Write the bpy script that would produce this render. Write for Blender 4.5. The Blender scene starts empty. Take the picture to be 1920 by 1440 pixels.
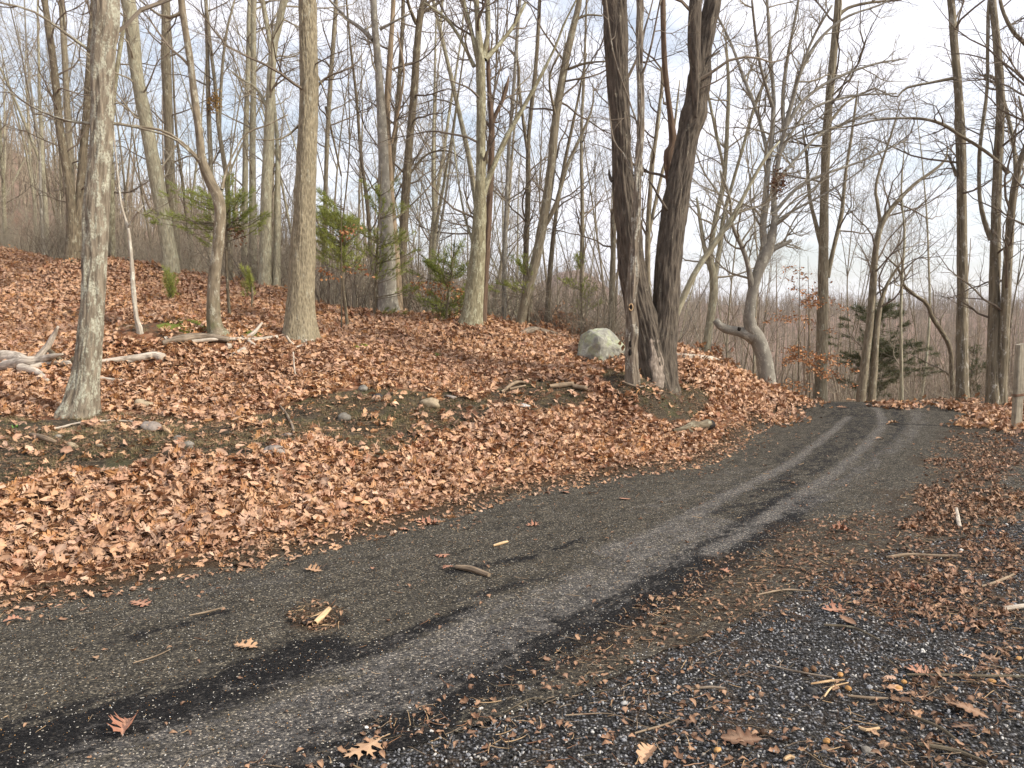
import bpy, math, random
import numpy as np
from mathutils import Vector, Matrix, Euler, noise as mnoise
R = random.Random(11)
rng = np.random.default_rng(7)
SC = bpy.context.scene
COL = SC.collection
TAU = math.tau

# ------------------------------------------------------------------ camera, world, sun, exposure
CAM_H = 1.6
PITCH = math.atan(110 / 1440)
cam = bpy.data.cameras.new('camera'); cam.lens = 27; cam.sensor_width = 36; cam.clip_end = 5000; cam.clip_start = 0.05
camo = bpy.data.objects.new('camera', cam); COL.objects.link(camo)
camo.location = (0, 0, CAM_H); camo.rotation_euler = (math.pi / 2 - PITCH, 0, 0)
SC.camera = camo

SUN_EL, SUN_AZ = math.radians(34), math.radians(112)      # azimuth clockwise from +Y: from the right, slightly behind
w = bpy.data.worlds.new('World'); SC.world = w; w.use_nodes = True
nt = w.node_tree; nt.nodes.clear()
N = nt.nodes.new; L = nt.links.new
out = N('ShaderNodeOutputWorld'); bg = N('ShaderNodeBackground')
sky = N('ShaderNodeTexSky'); sky.sky_type = 'NISHITA'; sky.sun_disc = False
sky.sun_elevation = SUN_EL; sky.sun_rotation = SUN_AZ; sky.air_density = 1.3; sky.dust_density = 2.0
bg.inputs['Strength'].default_value = 0.1
tc = N('ShaderNodeTexCoord')
mp = N('ShaderNodeMapping'); mp.inputs['Scale'].default_value = (1.0, 1.0, 3.2); mp.inputs['Rotation'].default_value = (0, 0.25, 0.6)
n1 = N('ShaderNodeTexNoise'); n1.inputs['Scale'].default_value = 2.3; n1.inputs['Detail'].default_value = 7; n1.inputs['Roughness'].default_value = 0.6; n1.inputs['Distortion'].default_value = 0.5
r1 = N('ShaderNodeMapRange'); r1.inputs['From Min'].default_value = 0.38; r1.inputs['From Max'].default_value = 0.60
r1.inputs['To Min'].default_value = 0.34; r1.inputs['To Max'].default_value = 1.0
mx = N('ShaderNodeMix'); mx.data_type = 'RGBA'
mx.inputs['B'].default_value = (7.4, 7.35, 7.9, 1)
L(tc.outputs['Generated'], mp.inputs['Vector']); L(mp.outputs[0], n1.inputs['Vector']); L(n1.outputs['Fac'], r1.inputs['Value'])
L(r1.outputs[0], mx.inputs['Factor']); L(sky.outputs[0], mx.inputs['A']); L(mx.outputs['Result'], bg.inputs['Color']); L(bg.outputs[0], out.inputs[0])

sun = bpy.data.lights.new('sun', 'SUN'); sun.energy = 2.8; sun.angle = math.radians(6); sun.color = (1.0, 0.93, 0.82)
suno = bpy.data.objects.new('sun', sun); COL.objects.link(suno)
sd = Vector((math.sin(SUN_AZ) * math.cos(SUN_EL), math.cos(SUN_AZ) * math.cos(SUN_EL), math.sin(SUN_EL)))
suno.rotation_euler = (-sd).to_track_quat('-Z', 'Y').to_euler(); suno.location = (20, -10, 30)
SC.view_settings.view_transform = 'Standard'; SC.view_settings.look = 'None'
SC.view_settings.gamma = 1; SC.view_settings.exposure = 0.88; SC.view_settings.use_curve_mapping = False
SC.cycles.max_bounces = 4; SC.cycles.diffuse_bounces = 2; SC.cycles.glossy_bounces = 1
SC.cycles.use_denoising = True

# ------------------------------------------------------------------ photo <-> place
def ray(px, py):
    u = (px - 960) / 1440; v = -(py - 720) / 1440
    return u, math.cos(PITCH) + v * math.sin(PITCH), -math.sin(PITCH) + v * math.cos(PITCH)
def P(px, py, Y):
    u, a, b = ray(px, py); s = Y / a
    return Vector((u * s, Y, CAM_H + b * s))
def flat(px, py, z=0.0):
    u, a, b = ray(px, py); s = (z - CAM_H) / b
    return (u * s, a * s)
def proj(x, y, z):
    zz = z - CAM_H
    f = y * math.cos(PITCH) - zz * math.sin(PITCH); up = y * math.sin(PITCH) + zz * math.cos(PITCH)
    f = np.maximum(f, 1e-3)
    return 960 + 1440 * x / f, 720 - 1440 * up / f
def inpoly(px, py, poly):
    c = np.zeros(np.shape(px), bool); n = len(poly)
    for i in range(n):
        x1, y1 = poly[i]; x2, y2 = poly[(i + 1) % n]
        if y1 == y2: continue
        c ^= ((y1 > py) != (y2 > py)) & (px < (x2 - x1) * (py - y1) / (y2 - y1) + x1)
    return c

def vnoise(x, y, s=0):
    xi = np.floor(x).astype(np.int64); yi = np.floor(y).astype(np.int64); fx = x - xi; fy = y - yi
    fx = fx * fx * (3 - 2 * fx); fy = fy * fy * (3 - 2 * fy)
    def h(a, b):
        n = (a * 374761393 + b * 668265263 + s * 1442695041) & 0x7fffffff
        n = ((n ^ (n >> 13)) * 1274126177) & 0x7fffffff
        return ((n ^ (n >> 16)) & 0xffff) / 65535.0
    return (h(xi, yi) * (1 - fx) + h(xi + 1, yi) * fx) * (1 - fy) + (h(xi, yi + 1) * (1 - fx) + h(xi + 1, yi + 1) * fx) * fy
def fbm(x, y, s=0, o=4):
    a = 0; t = 0; k = 1.0
    for i in range(o):
        a = a + k * vnoise(x * 2 ** i, y * 2 ** i, s + i * 17); t += k; k *= 0.5
    return a / t

# ------------------------------------------------------------------ the lane's left edge and a (distance, arc) frame for it
EDGE = np.array([(-16, -7.5), (-11, -3.2), (-7, 0.6), (-4.6, 2.75), (-2.91, 4.25), (-1.89, 5.03), (-.95, 5.95), (-.05, 7.12), (.95, 7.95), (1.94, 8.62), (2.75, 9.9),
                 (3.53, 11.46), (4.6, 13.3), (5.5, 14.83), (5.95, 16.1), (5.9, 17.5), (5.2, 19.2), (3.8, 21), (1.5, 23), (-2, 25), (-7, 26.5)], float)
def catmull(Pn, k):
    Pn = np.asarray(Pn, float); o = []
    Q = np.vstack([2 * Pn[0] - Pn[1], Pn, 2 * Pn[-1] - Pn[-2]])
    for i in range(1, len(Q) - 2):
        t = np.linspace(0, 1, k, endpoint=False)[:, None]
        p0, p1, p2, p3 = Q[i - 1], Q[i], Q[i + 1], Q[i + 2]
        o.append(0.5 * ((2 * p1) + (-p0 + p2) * t + (2 * p0 - 5 * p1 + 4 * p2 - p3) * t * t + (-p0 + 3 * p1 - 3 * p2 + p3) * t ** 3))
    o.append(Pn[-1][None]); return np.vstack(o)
ES = catmull(EDGE, 14)
seg = np.diff(ES, axis=0); sl = np.hypot(seg[:, 0], seg[:, 1]); ARC = np.concatenate([[0], np.cumsum(sl)])
def lane(x, y):
    """signed distance right of the left edge, arc length"""
    x = np.asarray(x, float).ravel(); y = np.asarray(y, float).ravel()
    D = np.full(x.shape, 1e9); S = np.zeros(x.shape); G = np.zeros(x.shape)
    for i in range(len(seg)):
        ax, ay = ES[i]; ux, uy = seg[i] / sl[i]
        t = np.clip((x - ax) * ux + (y - ay) * uy, 0, sl[i]); qx = x - ax - t * ux; qy = y - ay - t * uy
        d = qx * qx + qy * qy; m = d < D
        D[m] = d[m]; S[m] = ARC[i] + t[m]; G[m] = np.sign(qx * uy - qy * ux)[m]
    return np.sqrt(D) * G, S
def offs(s, d):
    """point at arc s, distance d right of the left edge"""
    i = np.clip(np.searchsorted(ARC, s) - 1, 0, len(seg) - 1); t = (s - ARC[i])
    u = seg[i] / sl[i][:, None]
    # smoothed normals
    sm = np.linspace(0, ARC[-1], 400); un = seg / sl[:, None]; mid = (ARC[1:] + ARC[:-1]) / 2; uu = np.zeros(u.shape)
    for o_ in np.linspace(-1.6, 1.6, 13):
        q = np.clip(s + o_, mid[0], mid[-1]); uu += np.stack([np.interp(q, mid, un[:, 0]), np.interp(q, mid, un[:, 1])], 1)
    uu /= np.linalg.norm(uu, axis=1)[:, None]
    return ES[i] + u * t[:, None] + np.stack([uu[:, 1], -uu[:, 0]], 1) * d[:, None]

# ------------------------------------------------------------------ traced trees: name, label, bark, depth, stems [(px,py,width)...], limbs, options
TREES = [
 dict(k='lichen_covered_tree', rg=.016, lab='nearest pale lichen-blotched trunk at the far left, on the edge of the bare soil strip', m='lichen', Y=8.4,
      st=[[(148,786,104),(152,762,84),(156,735,70),(163,690,58),(172,600,52),(178,500,49),(181,400,53),(188,300,48),(192,220,47),(193,100,50),(200,0,53)]],
      li=[[(200,230,6),(240,235,5),(300,250,4),(330,262,4),(372,300,5)],[(170,232,5),(120,225,4),(60,200,3),(0,160,2)],[(175,100,6),(120,60,5),(60,20,4),(0,5,3)]], nb=6, hi=1, flare=.35),
 dict(k='forked_tree', lab='twin dark trunks dividing low down, just left of the lichen-blotched trunk', m='brown', Y=19,
      st=[[(134,500,38),(137,440,30),(130,350,20),(112,240,18),(103,140,16),(92,60,15),(84,0,13)],[(140,470,26),(150,360,19),(160,240,17),(168,120,16),(176,0,13)]], nb=16),
 dict(k='slender_tree', lab='straight slender trunk rising behind the twin dark trunks at left', m='grey', Y=24,
      st=[[(140,510,17),(133,330,15),(126,200,14),(120,80,13),(115,0,12)]], nb=14),
 dict(k='leaning_tree', lab='thick pale trunk leaning left, right behind the lichen-blotched trunk', m='pale', Y=19.5,
      st=[[(322,525,42),(318,480,34),(305,400,31),(288,310,29),(272,220,28),(255,130,26),(246,40,30),(240,0,30)]], nb=14),
 dict(k='straight_tree', lab='straight grey trunk behind and right of the thick leaning one', m='grey', Y=21.5,
      st=[[(327,520,34),(324,430,27),(319,330,21),(316,230,20),(311,110,20),(310,0,18)]], nb=14),
 dict(k='crooked_tree', rg=.004, lab='crooked smooth trunk with a sharp elbow, young pine branches behind it', m='smoothbrown', Y=11.2,
      st=[[(410,636,54),(403,615,36),(400,580,29),(402,520,25),(409,460,23),(413,400,24),(408,368,24),(394,340,22),(379,300,18),(374,250,16),(366,190,15),(356,110,14),(345,40,14),(340,0,14)]],
      li=[[(376,305,8),(350,275,6),(310,247,5),(260,237,4),(218,233,4)],[(416,355,6),(424,320,4),(440,285,3),(462,250,3),(500,235,3),(540,215,2)],[(340,25,7),(310,33,5),(280,15,4),(262,0,3)]], nb=5, hi=1),
 dict(k='dead_sapling', lab='thin pale dead stem leaning over, between the lichen-blotched trunk and the crooked one', m='deadpale', Y=10.8,
      st=[[(263,622,15),(256,595,10),(250,540,9),(246,480,8),(240,430,7),(228,385,5),(220,320,4),(214,250,3),(212,180,2)]],
      li=[[(240,428,4),(252,405,3),(268,385,3)]], nb=7, top=0, tw=.5),
 dict(k='forked_sapling', lab='thin forked trunk holding a clump of dead yellow leaves, left of the paired straight trunks', m='grey', Y=20,
      st=[[(430,535,14),(429,420,11),(424,330,10),(410,240,9),(404,170,7),(395,90,7),(385,0,6)],[(412,250,6),(415,150,6),(425,60,5),(440,0,4)],[(396,330,9),(391,200,9),(389,100,8),(386,0,7)]], nb=12),
 dict(k='slender_tree', lab='left one of the paired straight trunks between the crooked tree and the big straight trunk', m='pale', Y=22,
      st=[[(458,530,16),(459,400,13),(461,250,11),(466,100,10),(468,0,9)]], nb=9),
 dict(k='slender_tree', lab='right one of the paired straight trunks between the crooked tree and the big straight trunk', m='pale', Y=21,
      st=[[(474,535,20),(474,400,15),(473,300,13),(475,150,12),(476,0,11)]], nb=12),
 dict(k='forked_tree', lab='pale trunk forking high up, directly left of the big straight trunk', m='pale', Y=19,
      st=[[(497,550,32),(498,430,25),(502,300,22),(507,180,18),(512,95,17),(522,50,15),(533,0,14)],[(511,110,12),(503,60,10),(492,0,9)],[(518,550,18),(520,400,13),(520,280,9),(514,180,8)]], nb=14,
      li=[[(500,200,6),(480,165,5),(455,150,4),(430,130,2)]]),
 dict(k='big_straight_tree', rg=.012, lab='big straight flaking-barked trunk in the left middle, flared at the leaf-covered ground', m='flaky', Y=11.8,
      st=[[(563,645,92),(563,625,76),(563,590,62),(565,520,52),(569,430,47),(573,340,43),(577,240,38),(579,150,36),(577,60,36),(576,0,35)]],
      li=[[(583,125,5),(600,150,3),(615,190,2)],[(560,235,4),(530,260,3),(480,262,2)]], nb=5, hi=1, flare=.3),
 dict(k='slender_tree', lab='thin trunk just right of the big straight trunk', m='grey', Y=23,
      st=[[(606,580,13),(609,450,11),(612,300,9),(620,150,9),(630,0,8)]], nb=14,
      li=[[(611,200,5),(625,260,4),(640,330,3)]]),
 dict(k='smooth_grey_tree', lab='smooth pale grey trunk with a flared foot, beside the dead tan one', m='beech', Y=17,
      st=[[(732,600,58),(727,570,42),(726,520,36),(725,430,30),(720,340,23),(716,230,19),(709,120,15),(702,40,14),(700,0,13)]],
      li=[[(699,75,8),(675,52,7),(650,35,6),(632,15,5),(618,0,4)],[(712,55,6),(740,40,4),(770,25,3)]], nb=9),
 dict(k='dead_tan_tree', lab='barkless tan trunk touching the smooth grey one on its right', m='tan', Y=17.2,
      st=[[(744,596,30),(741,500,22),(735,400,16),(729,300,13),(726,210,13),(731,120,11),(735,50,9),(739,-20,8)]],
      li=[[(734,270,5),(750,190,5),(757,130,4),(745,60,3)]], nb=10),
 dict(k='dark_rough_tree', lab='dark rough trunk with a bent top, right of the smooth grey and tan pair', m='brown', Y=18,
      st=[[(756,600,24),(754,520,19),(757,430,18),(763,330,18),(769,250,16),(776,180,15),(782,90,14),(788,30,13),(797,-20,12)]],
      li=[[(781,45,7),(768,15,6),(760,-20,5)],[(790,25,6),(815,10,5),(840,-8,3)],[(765,330,5),(800,290,4),(840,283,3),(870,300,2)]], nb=13),
 dict(k='branching_tree', lab='tall tree in the middle with several limbs rising in a candelabra', m='olive', Y=15,
      st=[[(882,618,58),(886,585,44),(891,530,38),(897,460,30),(900,390,26),(901,330,20),(902,220,18),(901,120,19),(897,60,12),(893,0,11)],
          [(903,370,16),(920,325,11),(948,260,10),(985,195,8),(1010,150,7),(1040,90,5),(1062,35,4)],
          [(896,110,11),(884,60,8),(872,15,8),(862,-30,6)],[(906,110,12),(915,60,8),(914,0,9)]],
      li=[[(889,125,7),(870,85,6),(845,45,6),(818,20,5),(795,5,3)],[(910,112,9),(940,78,8),(965,45,7),(985,5,6)],[(888,460,5),(870,400,4),(858,330,3),(850,260,3)]], nb=12),
 dict(k='broken_snag', lab='dark reddish-brown dead snag with a broken upward arm, behind the candelabra tree', m='redbrown', Y=15.8,
      st=[[(905,612,16),(911,500,14),(917,400,12),(921,310,13),(922,230,12),(916,150,8),(914,60,8),(912,-10,7)],[(922,232,9),(935,203,8),(946,178,8),(951,152,9),(955,142,2)]],
      li=[[(922,228,5),(932,230,3),(938,226,2)],[(922,250,3),(905,215,2),(893,190,2)]], nb=12, top=0, tw=.35),
 dict(k='slender_tree', lab='thin pale stem crossing the right limb of the candelabra tree', m='beech', Y=18,
      st=[[(944,615,11),(946,500,9),(949,400,8),(954,280,7),(962,180,7),(970,60,6),(976,-30,5)]], nb=8),
 dict(k='slender_tree', lab='brown straight trunk midway between the candelabra tree and the dark double trunk', m='brown', Y=20,
      st=[[(984,615,15),(986,480,12),(990,370,11),(991,260,9),(1005,120,8),(1012,0,7)],[(991,300,6),(975,180,6),(970,110,4),(950,90,3)]], nb=14),
 dict(k='leaning_tree', lab='grey-brown trunk leaning right, with a thinner stem crossing low behind it', m='grey', Y=17,
      st=[[(974,618,20),(986,560,19),(1004,490,20),(1018,420,19),(1032,330,18),(1040,240,17),(1052,160,15),(1068,80,14),(1085,10,11),(1090,-30,9)],
          [(1018,430,9),(1040,390,8),(1060,320,7),(1082,270,6),(1110,205,4),(1112,150,3)]],
      li=[[(1043,225,5),(1030,150,4),(1048,100,3)],[(1065,130,5),(1100,118,4),(1140,115,3)],[(1075,40,6),(1100,28,4),(1130,30,3)]], nb=12),
 dict(k='slender_tree', lab='thin dark stem standing just right of the leaning grey-brown trunk', m='brown', Y=19,
      st=[[(1026,618,13),(1028,560,11),(1034,480,10),(1043,400,8),(1060,300,7),(1085,180,5),(1100,100,4)]], nb=12),
 dict(k='slender_tree', lab='thin stem with sparse pine twigs near it, left of the boulder', m='grey', Y=21,
      st=[[(1090,630,10),(1091,520,9),(1092,400,8),(1090,260,6),(1096,120,5),(1100,0,4)]], nb=16),
 dict(k='slender_tree', lab='grey trunk rising straight behind the lichen-covered boulder', m='grey', Y=19,
      st=[[(1146,640,15),(1148,540,13),(1150,460,11),(1152,380,9),(1150,260,8),(1146,100,7)]], nb=14),
 dict(k='double_trunk_tree', lab='big dark tree splitting into two trunks beside the lane, base scarred', m='dark', Y=11.2,
      st=[[(1232,752,104),(1229,722,88),(1224,690,80),(1214,640,66),(1200,580,58),(1186,510,54),(1178,430,50),(1170,350,43),(1166,290,38),(1161,200,40),(1157,110,45),(1154,30,46),(1151,-30,44)],
          [(1240,750,80),(1238,700,74),(1240,650,66),(1246,600,56),(1250,540,53),(1254,480,52),(1264,400,50),(1276,330,47),(1290,255,43),(1302,212,50),(1305,188,41),(1312,148,46),(1315,112,37),(1325,50,34),(1337,-10,32)],
          [(1304,220,8),(1304,170,16),(1304,125,22),(1301,80,25),(1303,20,24),(1306,-30,22)]],
      li=[[(1148,340,7),(1143,330,6),(1142,318,3)],[(1262,405,6),(1245,385,5),(1225,350,4),(1215,335,2)],[(1305,170,7),(1330,110,5),(1350,95,3)]], nb=5, hi=1, flare=.22),
 dict(k='dead_pale_snag', lab='slim pale dead trunk with a round nest hole, left against the dark double trunk', m='snag', Y=10.6,
      st=[[(1184,714,30),(1184,690,25),(1182,650,23),(1184,620,24),(1183,560,23),(1188,490,20),(1190,450,15),(1194,400,16),(1196,340,14),(1201,250,14),(1200,150,13),(1199,60,13),(1198,-20,12)]],
      li=[[(1202,145,5),(1208,130,4),(1220,90,4),(1232,30,3),(1240,-10,3)],[(1188,330,4),(1170,290,3),(1150,260,3),(1140,180,2),(1135,100,2)],[(1205,330,4),(1196,240,3),(1180,190,3),(1150,100,3),(1136,0,3)]], nb=3, hi=1),
 dict(k='forked_sapling', lab='thin grey stems rising between the two dark trunks', m='grey', Y=13,
      st=[[(1222,705,16),(1216,560,12),(1215,440,10),(1222,320,9),(1232,240,8),(1243,130,6),(1246,0,5)],[(1216,440,7),(1240,330,6),(1262,250,5),(1275,150,4)]], nb=9),
 dict(k='knotty_brown_tree', lab='knotty brown trunk seen between the two dark trunks, bulging halfway up', m='redbrown', Y=12,
      st=[[(1243,722,24),(1250,600,18),(1258,480,15),(1262,400,15),(1256,340,17),(1254,290,23),(1262,270,18),(1257,215,12),(1248,140,11),(1244,60,10),(1243,-20,9)]], nb=4),
 dict(k='leaning_tree', lab='long pale trunk leaning steeply right, from behind the dark double trunk', m='pale', Y=14,
      st=[[(1250,650,15),(1262,605,14),(1285,550,13),(1310,500,12),(1345,450,11),(1380,395,9),(1415,330,7),(1440,290,5),(1462,265,4)]],
      li=[[(1345,447,5),(1375,415,4),(1390,380,3)]], nb=8, top=0),
 dict(k='forked_tree', lab='grey tree forking into four upright limbs, midway between the double trunk and the beech', m='pale', Y=17,
      st=[[(1322,672,18),(1328,620,16),(1337,560,17),(1338,520,17),(1332,480,12),(1340,420,11),(1357,340,10),(1363,250,8),(1366,160,7),(1360,60,5)],
          [(1335,515,10),(1322,470,8),(1312,410,7),(1306,370,6)],[(1340,520,10),(1350,460,8),(1358,400,7),(1386,300,6),(1415,200,6),(1440,140,5)],
          [(1360,330,6),(1345,260,6),(1330,190,5),(1310,100,4)]], nb=14),
 dict(k='bent_beech', lab='smooth grey beech with a sawn-off elbow limb and bent trunk, at the lane bend', m='beech', Y=15.5,
      st=[[(1441,746,42),(1439,722,37),(1435,690,35),(1428,655,33),(1416,628,32),(1405,607,27),(1407,570,22),(1415,530,22),(1427,495,24),(1438,470,25),(1446,450,20),(1452,410,13),(1451,370,11),(1458,310,10),(1470,250,9),(1485,190,9),(1503,130,8),(1540,70,6),(1590,30,5),(1660,5,3)],
          [(1435,470,17),(1430,430,14),(1435,370,13),(1440,310,11),(1448,250,10),(1450,170,8),(1443,90,7),(1438,0,6)],
          [(1470,250,7),(1468,180,7),(1478,100,6),(1492,30,5),(1500,-20,4)]],
      li=[[(1414,632,26),(1398,625,21),(1382,621,17),(1364,618,17),(1350,611,15),(1341,600,13)],
          [(1410,545,12),(1403,500,9),(1391,462,9),(1380,440,8),(1372,415,6),(1368,370,5),(1350,320,4)],
          [(1444,470,9),(1462,462,8),(1484,451,7)],
          [(1452,400,7),(1475,372,7),(1505,345,6),(1550,325,5),(1620,300,4),(1700,262,3)],
          [(1442,300,8),(1428,240,7),(1412,190,7),(1392,140,6),(1370,80,5),(1340,20,4)],
          [(1475,235,7),(1505,190,6),(1560,150,5),(1640,120,4),(1700,110,2)],
          [(1462,290,6),(1490,240,5),(1530,200,5),(1600,180,4),(1680,175,2)],
          [(1455,340,7),(1500,290,5),(1540,250,5),(1600,225,4),(1660,205,2)],
          [(1485,190,6),(1505,120,5),(1530,60,5),(1560,10,4)],[(1448,200,6),(1425,120,5),(1415,50,5),(1410,0,4)],
          [(1450,420,6),(1478,400,5),(1515,380,4),(1570,350,3),(1640,300,2)]], nb=15, tw=1.2, bias=(.25, 0, .4), sawn=1),
 dict(k='straight_tree', lab='straight rough trunk standing at the top of the lane bend, right of the beech', m='grey', Y=17.6,
      st=[[(1538,744,32),(1539,715,27),(1541,640,24),(1543,540,22),(1544,440,20),(1547,330,18),(1552,220,17),(1561,120,16),(1570,30,15),(1573,-20,13)],
          [(1540,460,10),(1530,420,8),(1518,370,7),(1513,300,6),(1505,240,4)],[(1552,520,10),(1562,470,8),(1578,400,8),(1585,330,6),(1600,230,5),(1610,150,3)]],
      li=[[(1548,245,6),(1530,250,4),(1490,262,3)],[(1555,230,5),(1590,190,4),(1640,165,3)],[(1572,30,7),(1590,15,6),(1630,5,5),(1690,0,3)]], nb=12),
 dict(k='forked_tree', lab='trunk leaning right and forking high, in front of the dark cedar', m='grey', Y=19.5,
      st=[[(1614,746,22),(1622,680,19),(1632,600,17),(1638,520,15),(1643,460,13),(1655,415,12),(1680,380,9),(1715,345,7),(1750,320,6),(1775,295,5),(1775,265,3)],
          [(1652,425,8),(1645,380,7),(1642,350,6),(1655,300,5),(1675,240,4),(1690,180,3)],[(1634,746,18),(1640,680,15),(1646,600,12),(1660,540,8),(1690,490,5)]], nb=20),
 dict(k='slender_tree', lab='thin pale straight stem standing right of the dark cedar', m='pale', Y=19.5,
      st=[[(1690,752,9),(1690,680,7),(1689,600,6),(1691,520,6),(1696,440,5),(1690,350,3),(1700,240,2)]], nb=16),
 dict(k='curved_tree', lab='dark stem bowing over to the left beyond the lane, left of the two right-hand trunks', m='brown', Y=20.5,
      st=[[(1786,748,11),(1785,700,10),(1782,655,10),(1768,625,9),(1748,595,9),(1738,570,8),(1715,553,7),(1693,532,6),(1685,505,5),(1660,480,3)]],
      li=[[(1768,625,4),(1762,605,3),(1770,590,2)]], nb=8, top=0),
 dict(k='straight_tree', lab='single straight shaggy trunk near the right edge, foot in the leaf berm', m='shaggy', Y=16.5,
      st=[[(1806,764,36),(1805,740,30),(1804,650,26),(1805,560,24),(1804,450,22),(1803,350,21),(1801,260,21),(1797,170,18),(1789,80,17),(1782,-10,15)]],
      li=[[(1794,330,7),(1786,310,5),(1778,290,4)],[(1798,145,6),(1760,152,5),(1700,165,4),(1680,182,3),(1640,165,2)]], nb=13),
 dict(k='twin_trunk_tree', lab='pair of shaggy trunks joined at the foot, at the right edge behind the fence post', m='shaggy', Y=15.2,
      st=[[(1862,776,46),(1861,745,34),(1862,680,28),(1864,580,25),(1866,480,24),(1868,390,21),(1872,290,20),(1876,190,18),(1870,90,17),(1862,10,14),(1860,-30,13)],
          [(1874,774,34),(1876,735,28),(1881,660,24),(1886,560,21),(1891,470,20),(1897,390,18),(1906,330,16),(1918,290,14),(1932,250,12)],
          [(1858,450,12),(1842,400,9),(1836,350,8),(1838,270,8),(1850,180,7),(1852,90,7),(1854,0,6)]],
      li=[[(1890,325,8),(1868,300,6),(1835,275,6),(1800,254,6),(1765,232,6),(1720,222,5),(1650,224,4),(1600,236,3),(1545,242,2)],
          [(1905,330,7),(1900,265,6),(1885,200,7),(1868,150,7),(1845,140,5)]], nb=14),
 dict(k='overhanging_tree', lab='dark-limbed tree cut off by the right edge, its limb arching down from the top corner', m='brown', Y=14,
      st=[[(1975,790,34),(1970,600,28),(1965,400,24),(1960,250,20),(1950,150,17),(1945,0,14)]],
      li=[[(1958,130,10),(1925,85,8),(1900,60,7),(1880,20,6),(1872,-20,5)],[(1966,420,9),(1940,330,7),(1925,250,5),(1910,180,3)]], nb=12),
]

# ------------------------------------------------------------------ terrain
CP = [  # px, py, depth Y
 (-500,770,7.6),(-500,600,14),(-500,470,26),(-250,930,5.2),(-250,780,7.6),(-250,640,12),(-250,450,28),
 (0,890,5.9),(0,775,8.3),(0,700,10.6),(0,640,13.5),(0,570,19),(0,492,28),
 (250,850,6.6),(250,780,8.3),(250,690,10.2),(250,620,13),(250,550,18),(250,515,24),
 (430,860,6.8),(430,770,8.7),(430,690,10.2),(430,560,17),(430,540,22),
 (640,830,7.7),(640,745,9.2),(640,690,10.5),(640,615,15),(640,590,19),
 (780,840,7.9),(780,740,9.6),(780,660,12.6),(780,605,18),
 (950,860,8.1),(950,780,9.3),(950,700,11.6),(950,650,14),(950,620,18),
 (1130,840,8.8),(1130,760,10.2),(1130,700,12.0),(1130,668,14.2),(1060,636,17.5),(1130,650,18),
 (1225,820,9.6),(1225,785,10.0),(1225,690,13.0),(1300,770,10.8),(1300,725,11.8),(1320,684,13.6),
 (1400,762,12.6),(1370,712,13.2),(1420,728,14.0),(1470,752,14.5),(1430,742,15.6)]
pts = []
for px, py, Y in CP:
    p = P(px, py, Y); pts.append((p.x, p.y, p.z))
for t in TREES:
    b = t['st'][0][0]
    if t['Y'] < 22 and t['k'] != 'double_trunk_tree' and not (t['Y'] > 17 and b[0] > 1480):
        p = P(b[0], b[1] - (6 if b[2] > 30 else 0), t['Y']); pts.append((p.x, p.y, p.z))
for s in np.arange(2, 44, 1.6):     # the lane and its gravel side lie level, sinking beyond the bend
    for d in (-0.05, 0.5, 1.2, 2.2, 3.4):
        q = offs(np.array([s]), np.array([d]))[0]
        if s > 30 and q[1] > 17.3 or s > 35: continue
        pts.append((q[0], q[1], -0.10 * (q[1] - 16.4) if q[1] > 16.4 else 0.0))
for x, y, z in [(-2,-3,0),(3,-3,0),(0,0,0),(2,0,0),(5,0,0),(3,3,0),(5,3,0),(5,6,0),(8,3,0),(8,6,0),(8,8.5,0.0),(10,10,-.1),(8.3,10.5,.02),(9.0,12.6,.02),(10.2,13.4,.12),(9.9,15.2,.06),(10.6,16.5,-.4),
                (12,12,-.5),(13,8,-.3),(14,16,-1.6),(12,19,-1.8),(9,19.5,-.9),(8,21,-1.5),(5.5,26,-2.6),(10,24,-3),(2.0,27,-2.5),(-1,30,-2.4),(16,25,-4),(22,12,-2.5),(20,0,-1),(12,-6,0),(-14,-10,0),(4.5,18,-.3),(6.2,18.6,-.36),(7.6,18.4,-.4),(5,20,-.8),(7,20,-.8),(3.0,19.5,-.9),(1,18.5,0.3),(2.6,16.6,.5),(6,22,-1.7),(3,24,-2.2),(8,24,-2.4),(9.2,11,0),(8.6,13.6,0),
                (0,21.5,0.2),(-6,24,1.2),(-10,27,1.9),(-18,4,.9),(-20,14,2.6),(-25,0,1.4),(-24,25,4.2)]:
    pts.append((x, y, z))
pts = np.array(pts)
def tps_fit(p, lam=0.015):
    n = len(p); d = np.hypot(p[:, None, 0] - p[None, :, 0], p[:, None, 1] - p[None, :, 1])
    K = np.where(d > 0, d * d * np.log(d + 1e-12), 0) + lam * np.eye(n)
    A = np.zeros((n + 3, n + 3)); A[:n, :n] = K; A[:n, n] = 1; A[:n, n + 1:] = p[:, :2]; A[n, :n] = 1; A[n + 1:, :n] = p[:, :2].T
    return np.linalg.solve(A, np.concatenate([p[:, 2], np.zeros(3)]))
TW = tps_fit(pts)
def tps(x, y):
    o = np.full(x.shape, TW[-3]) + TW[-2] * x + TW[-1] * y
    for i in range(len(pts)):
        d2 = (x - pts[i, 0]) ** 2 + (y - pts[i, 1]) ** 2
        o += TW[i] * 0.5 * d2 * np.log(d2 + 1e-12)
    return o
FR = [20, 32, 50, 100, 160, 260, 400, 700, 1500]
FC = [-400, 0, 330, 700, 960, 1075, 1200, 1500, 1920, 2600]
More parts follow.
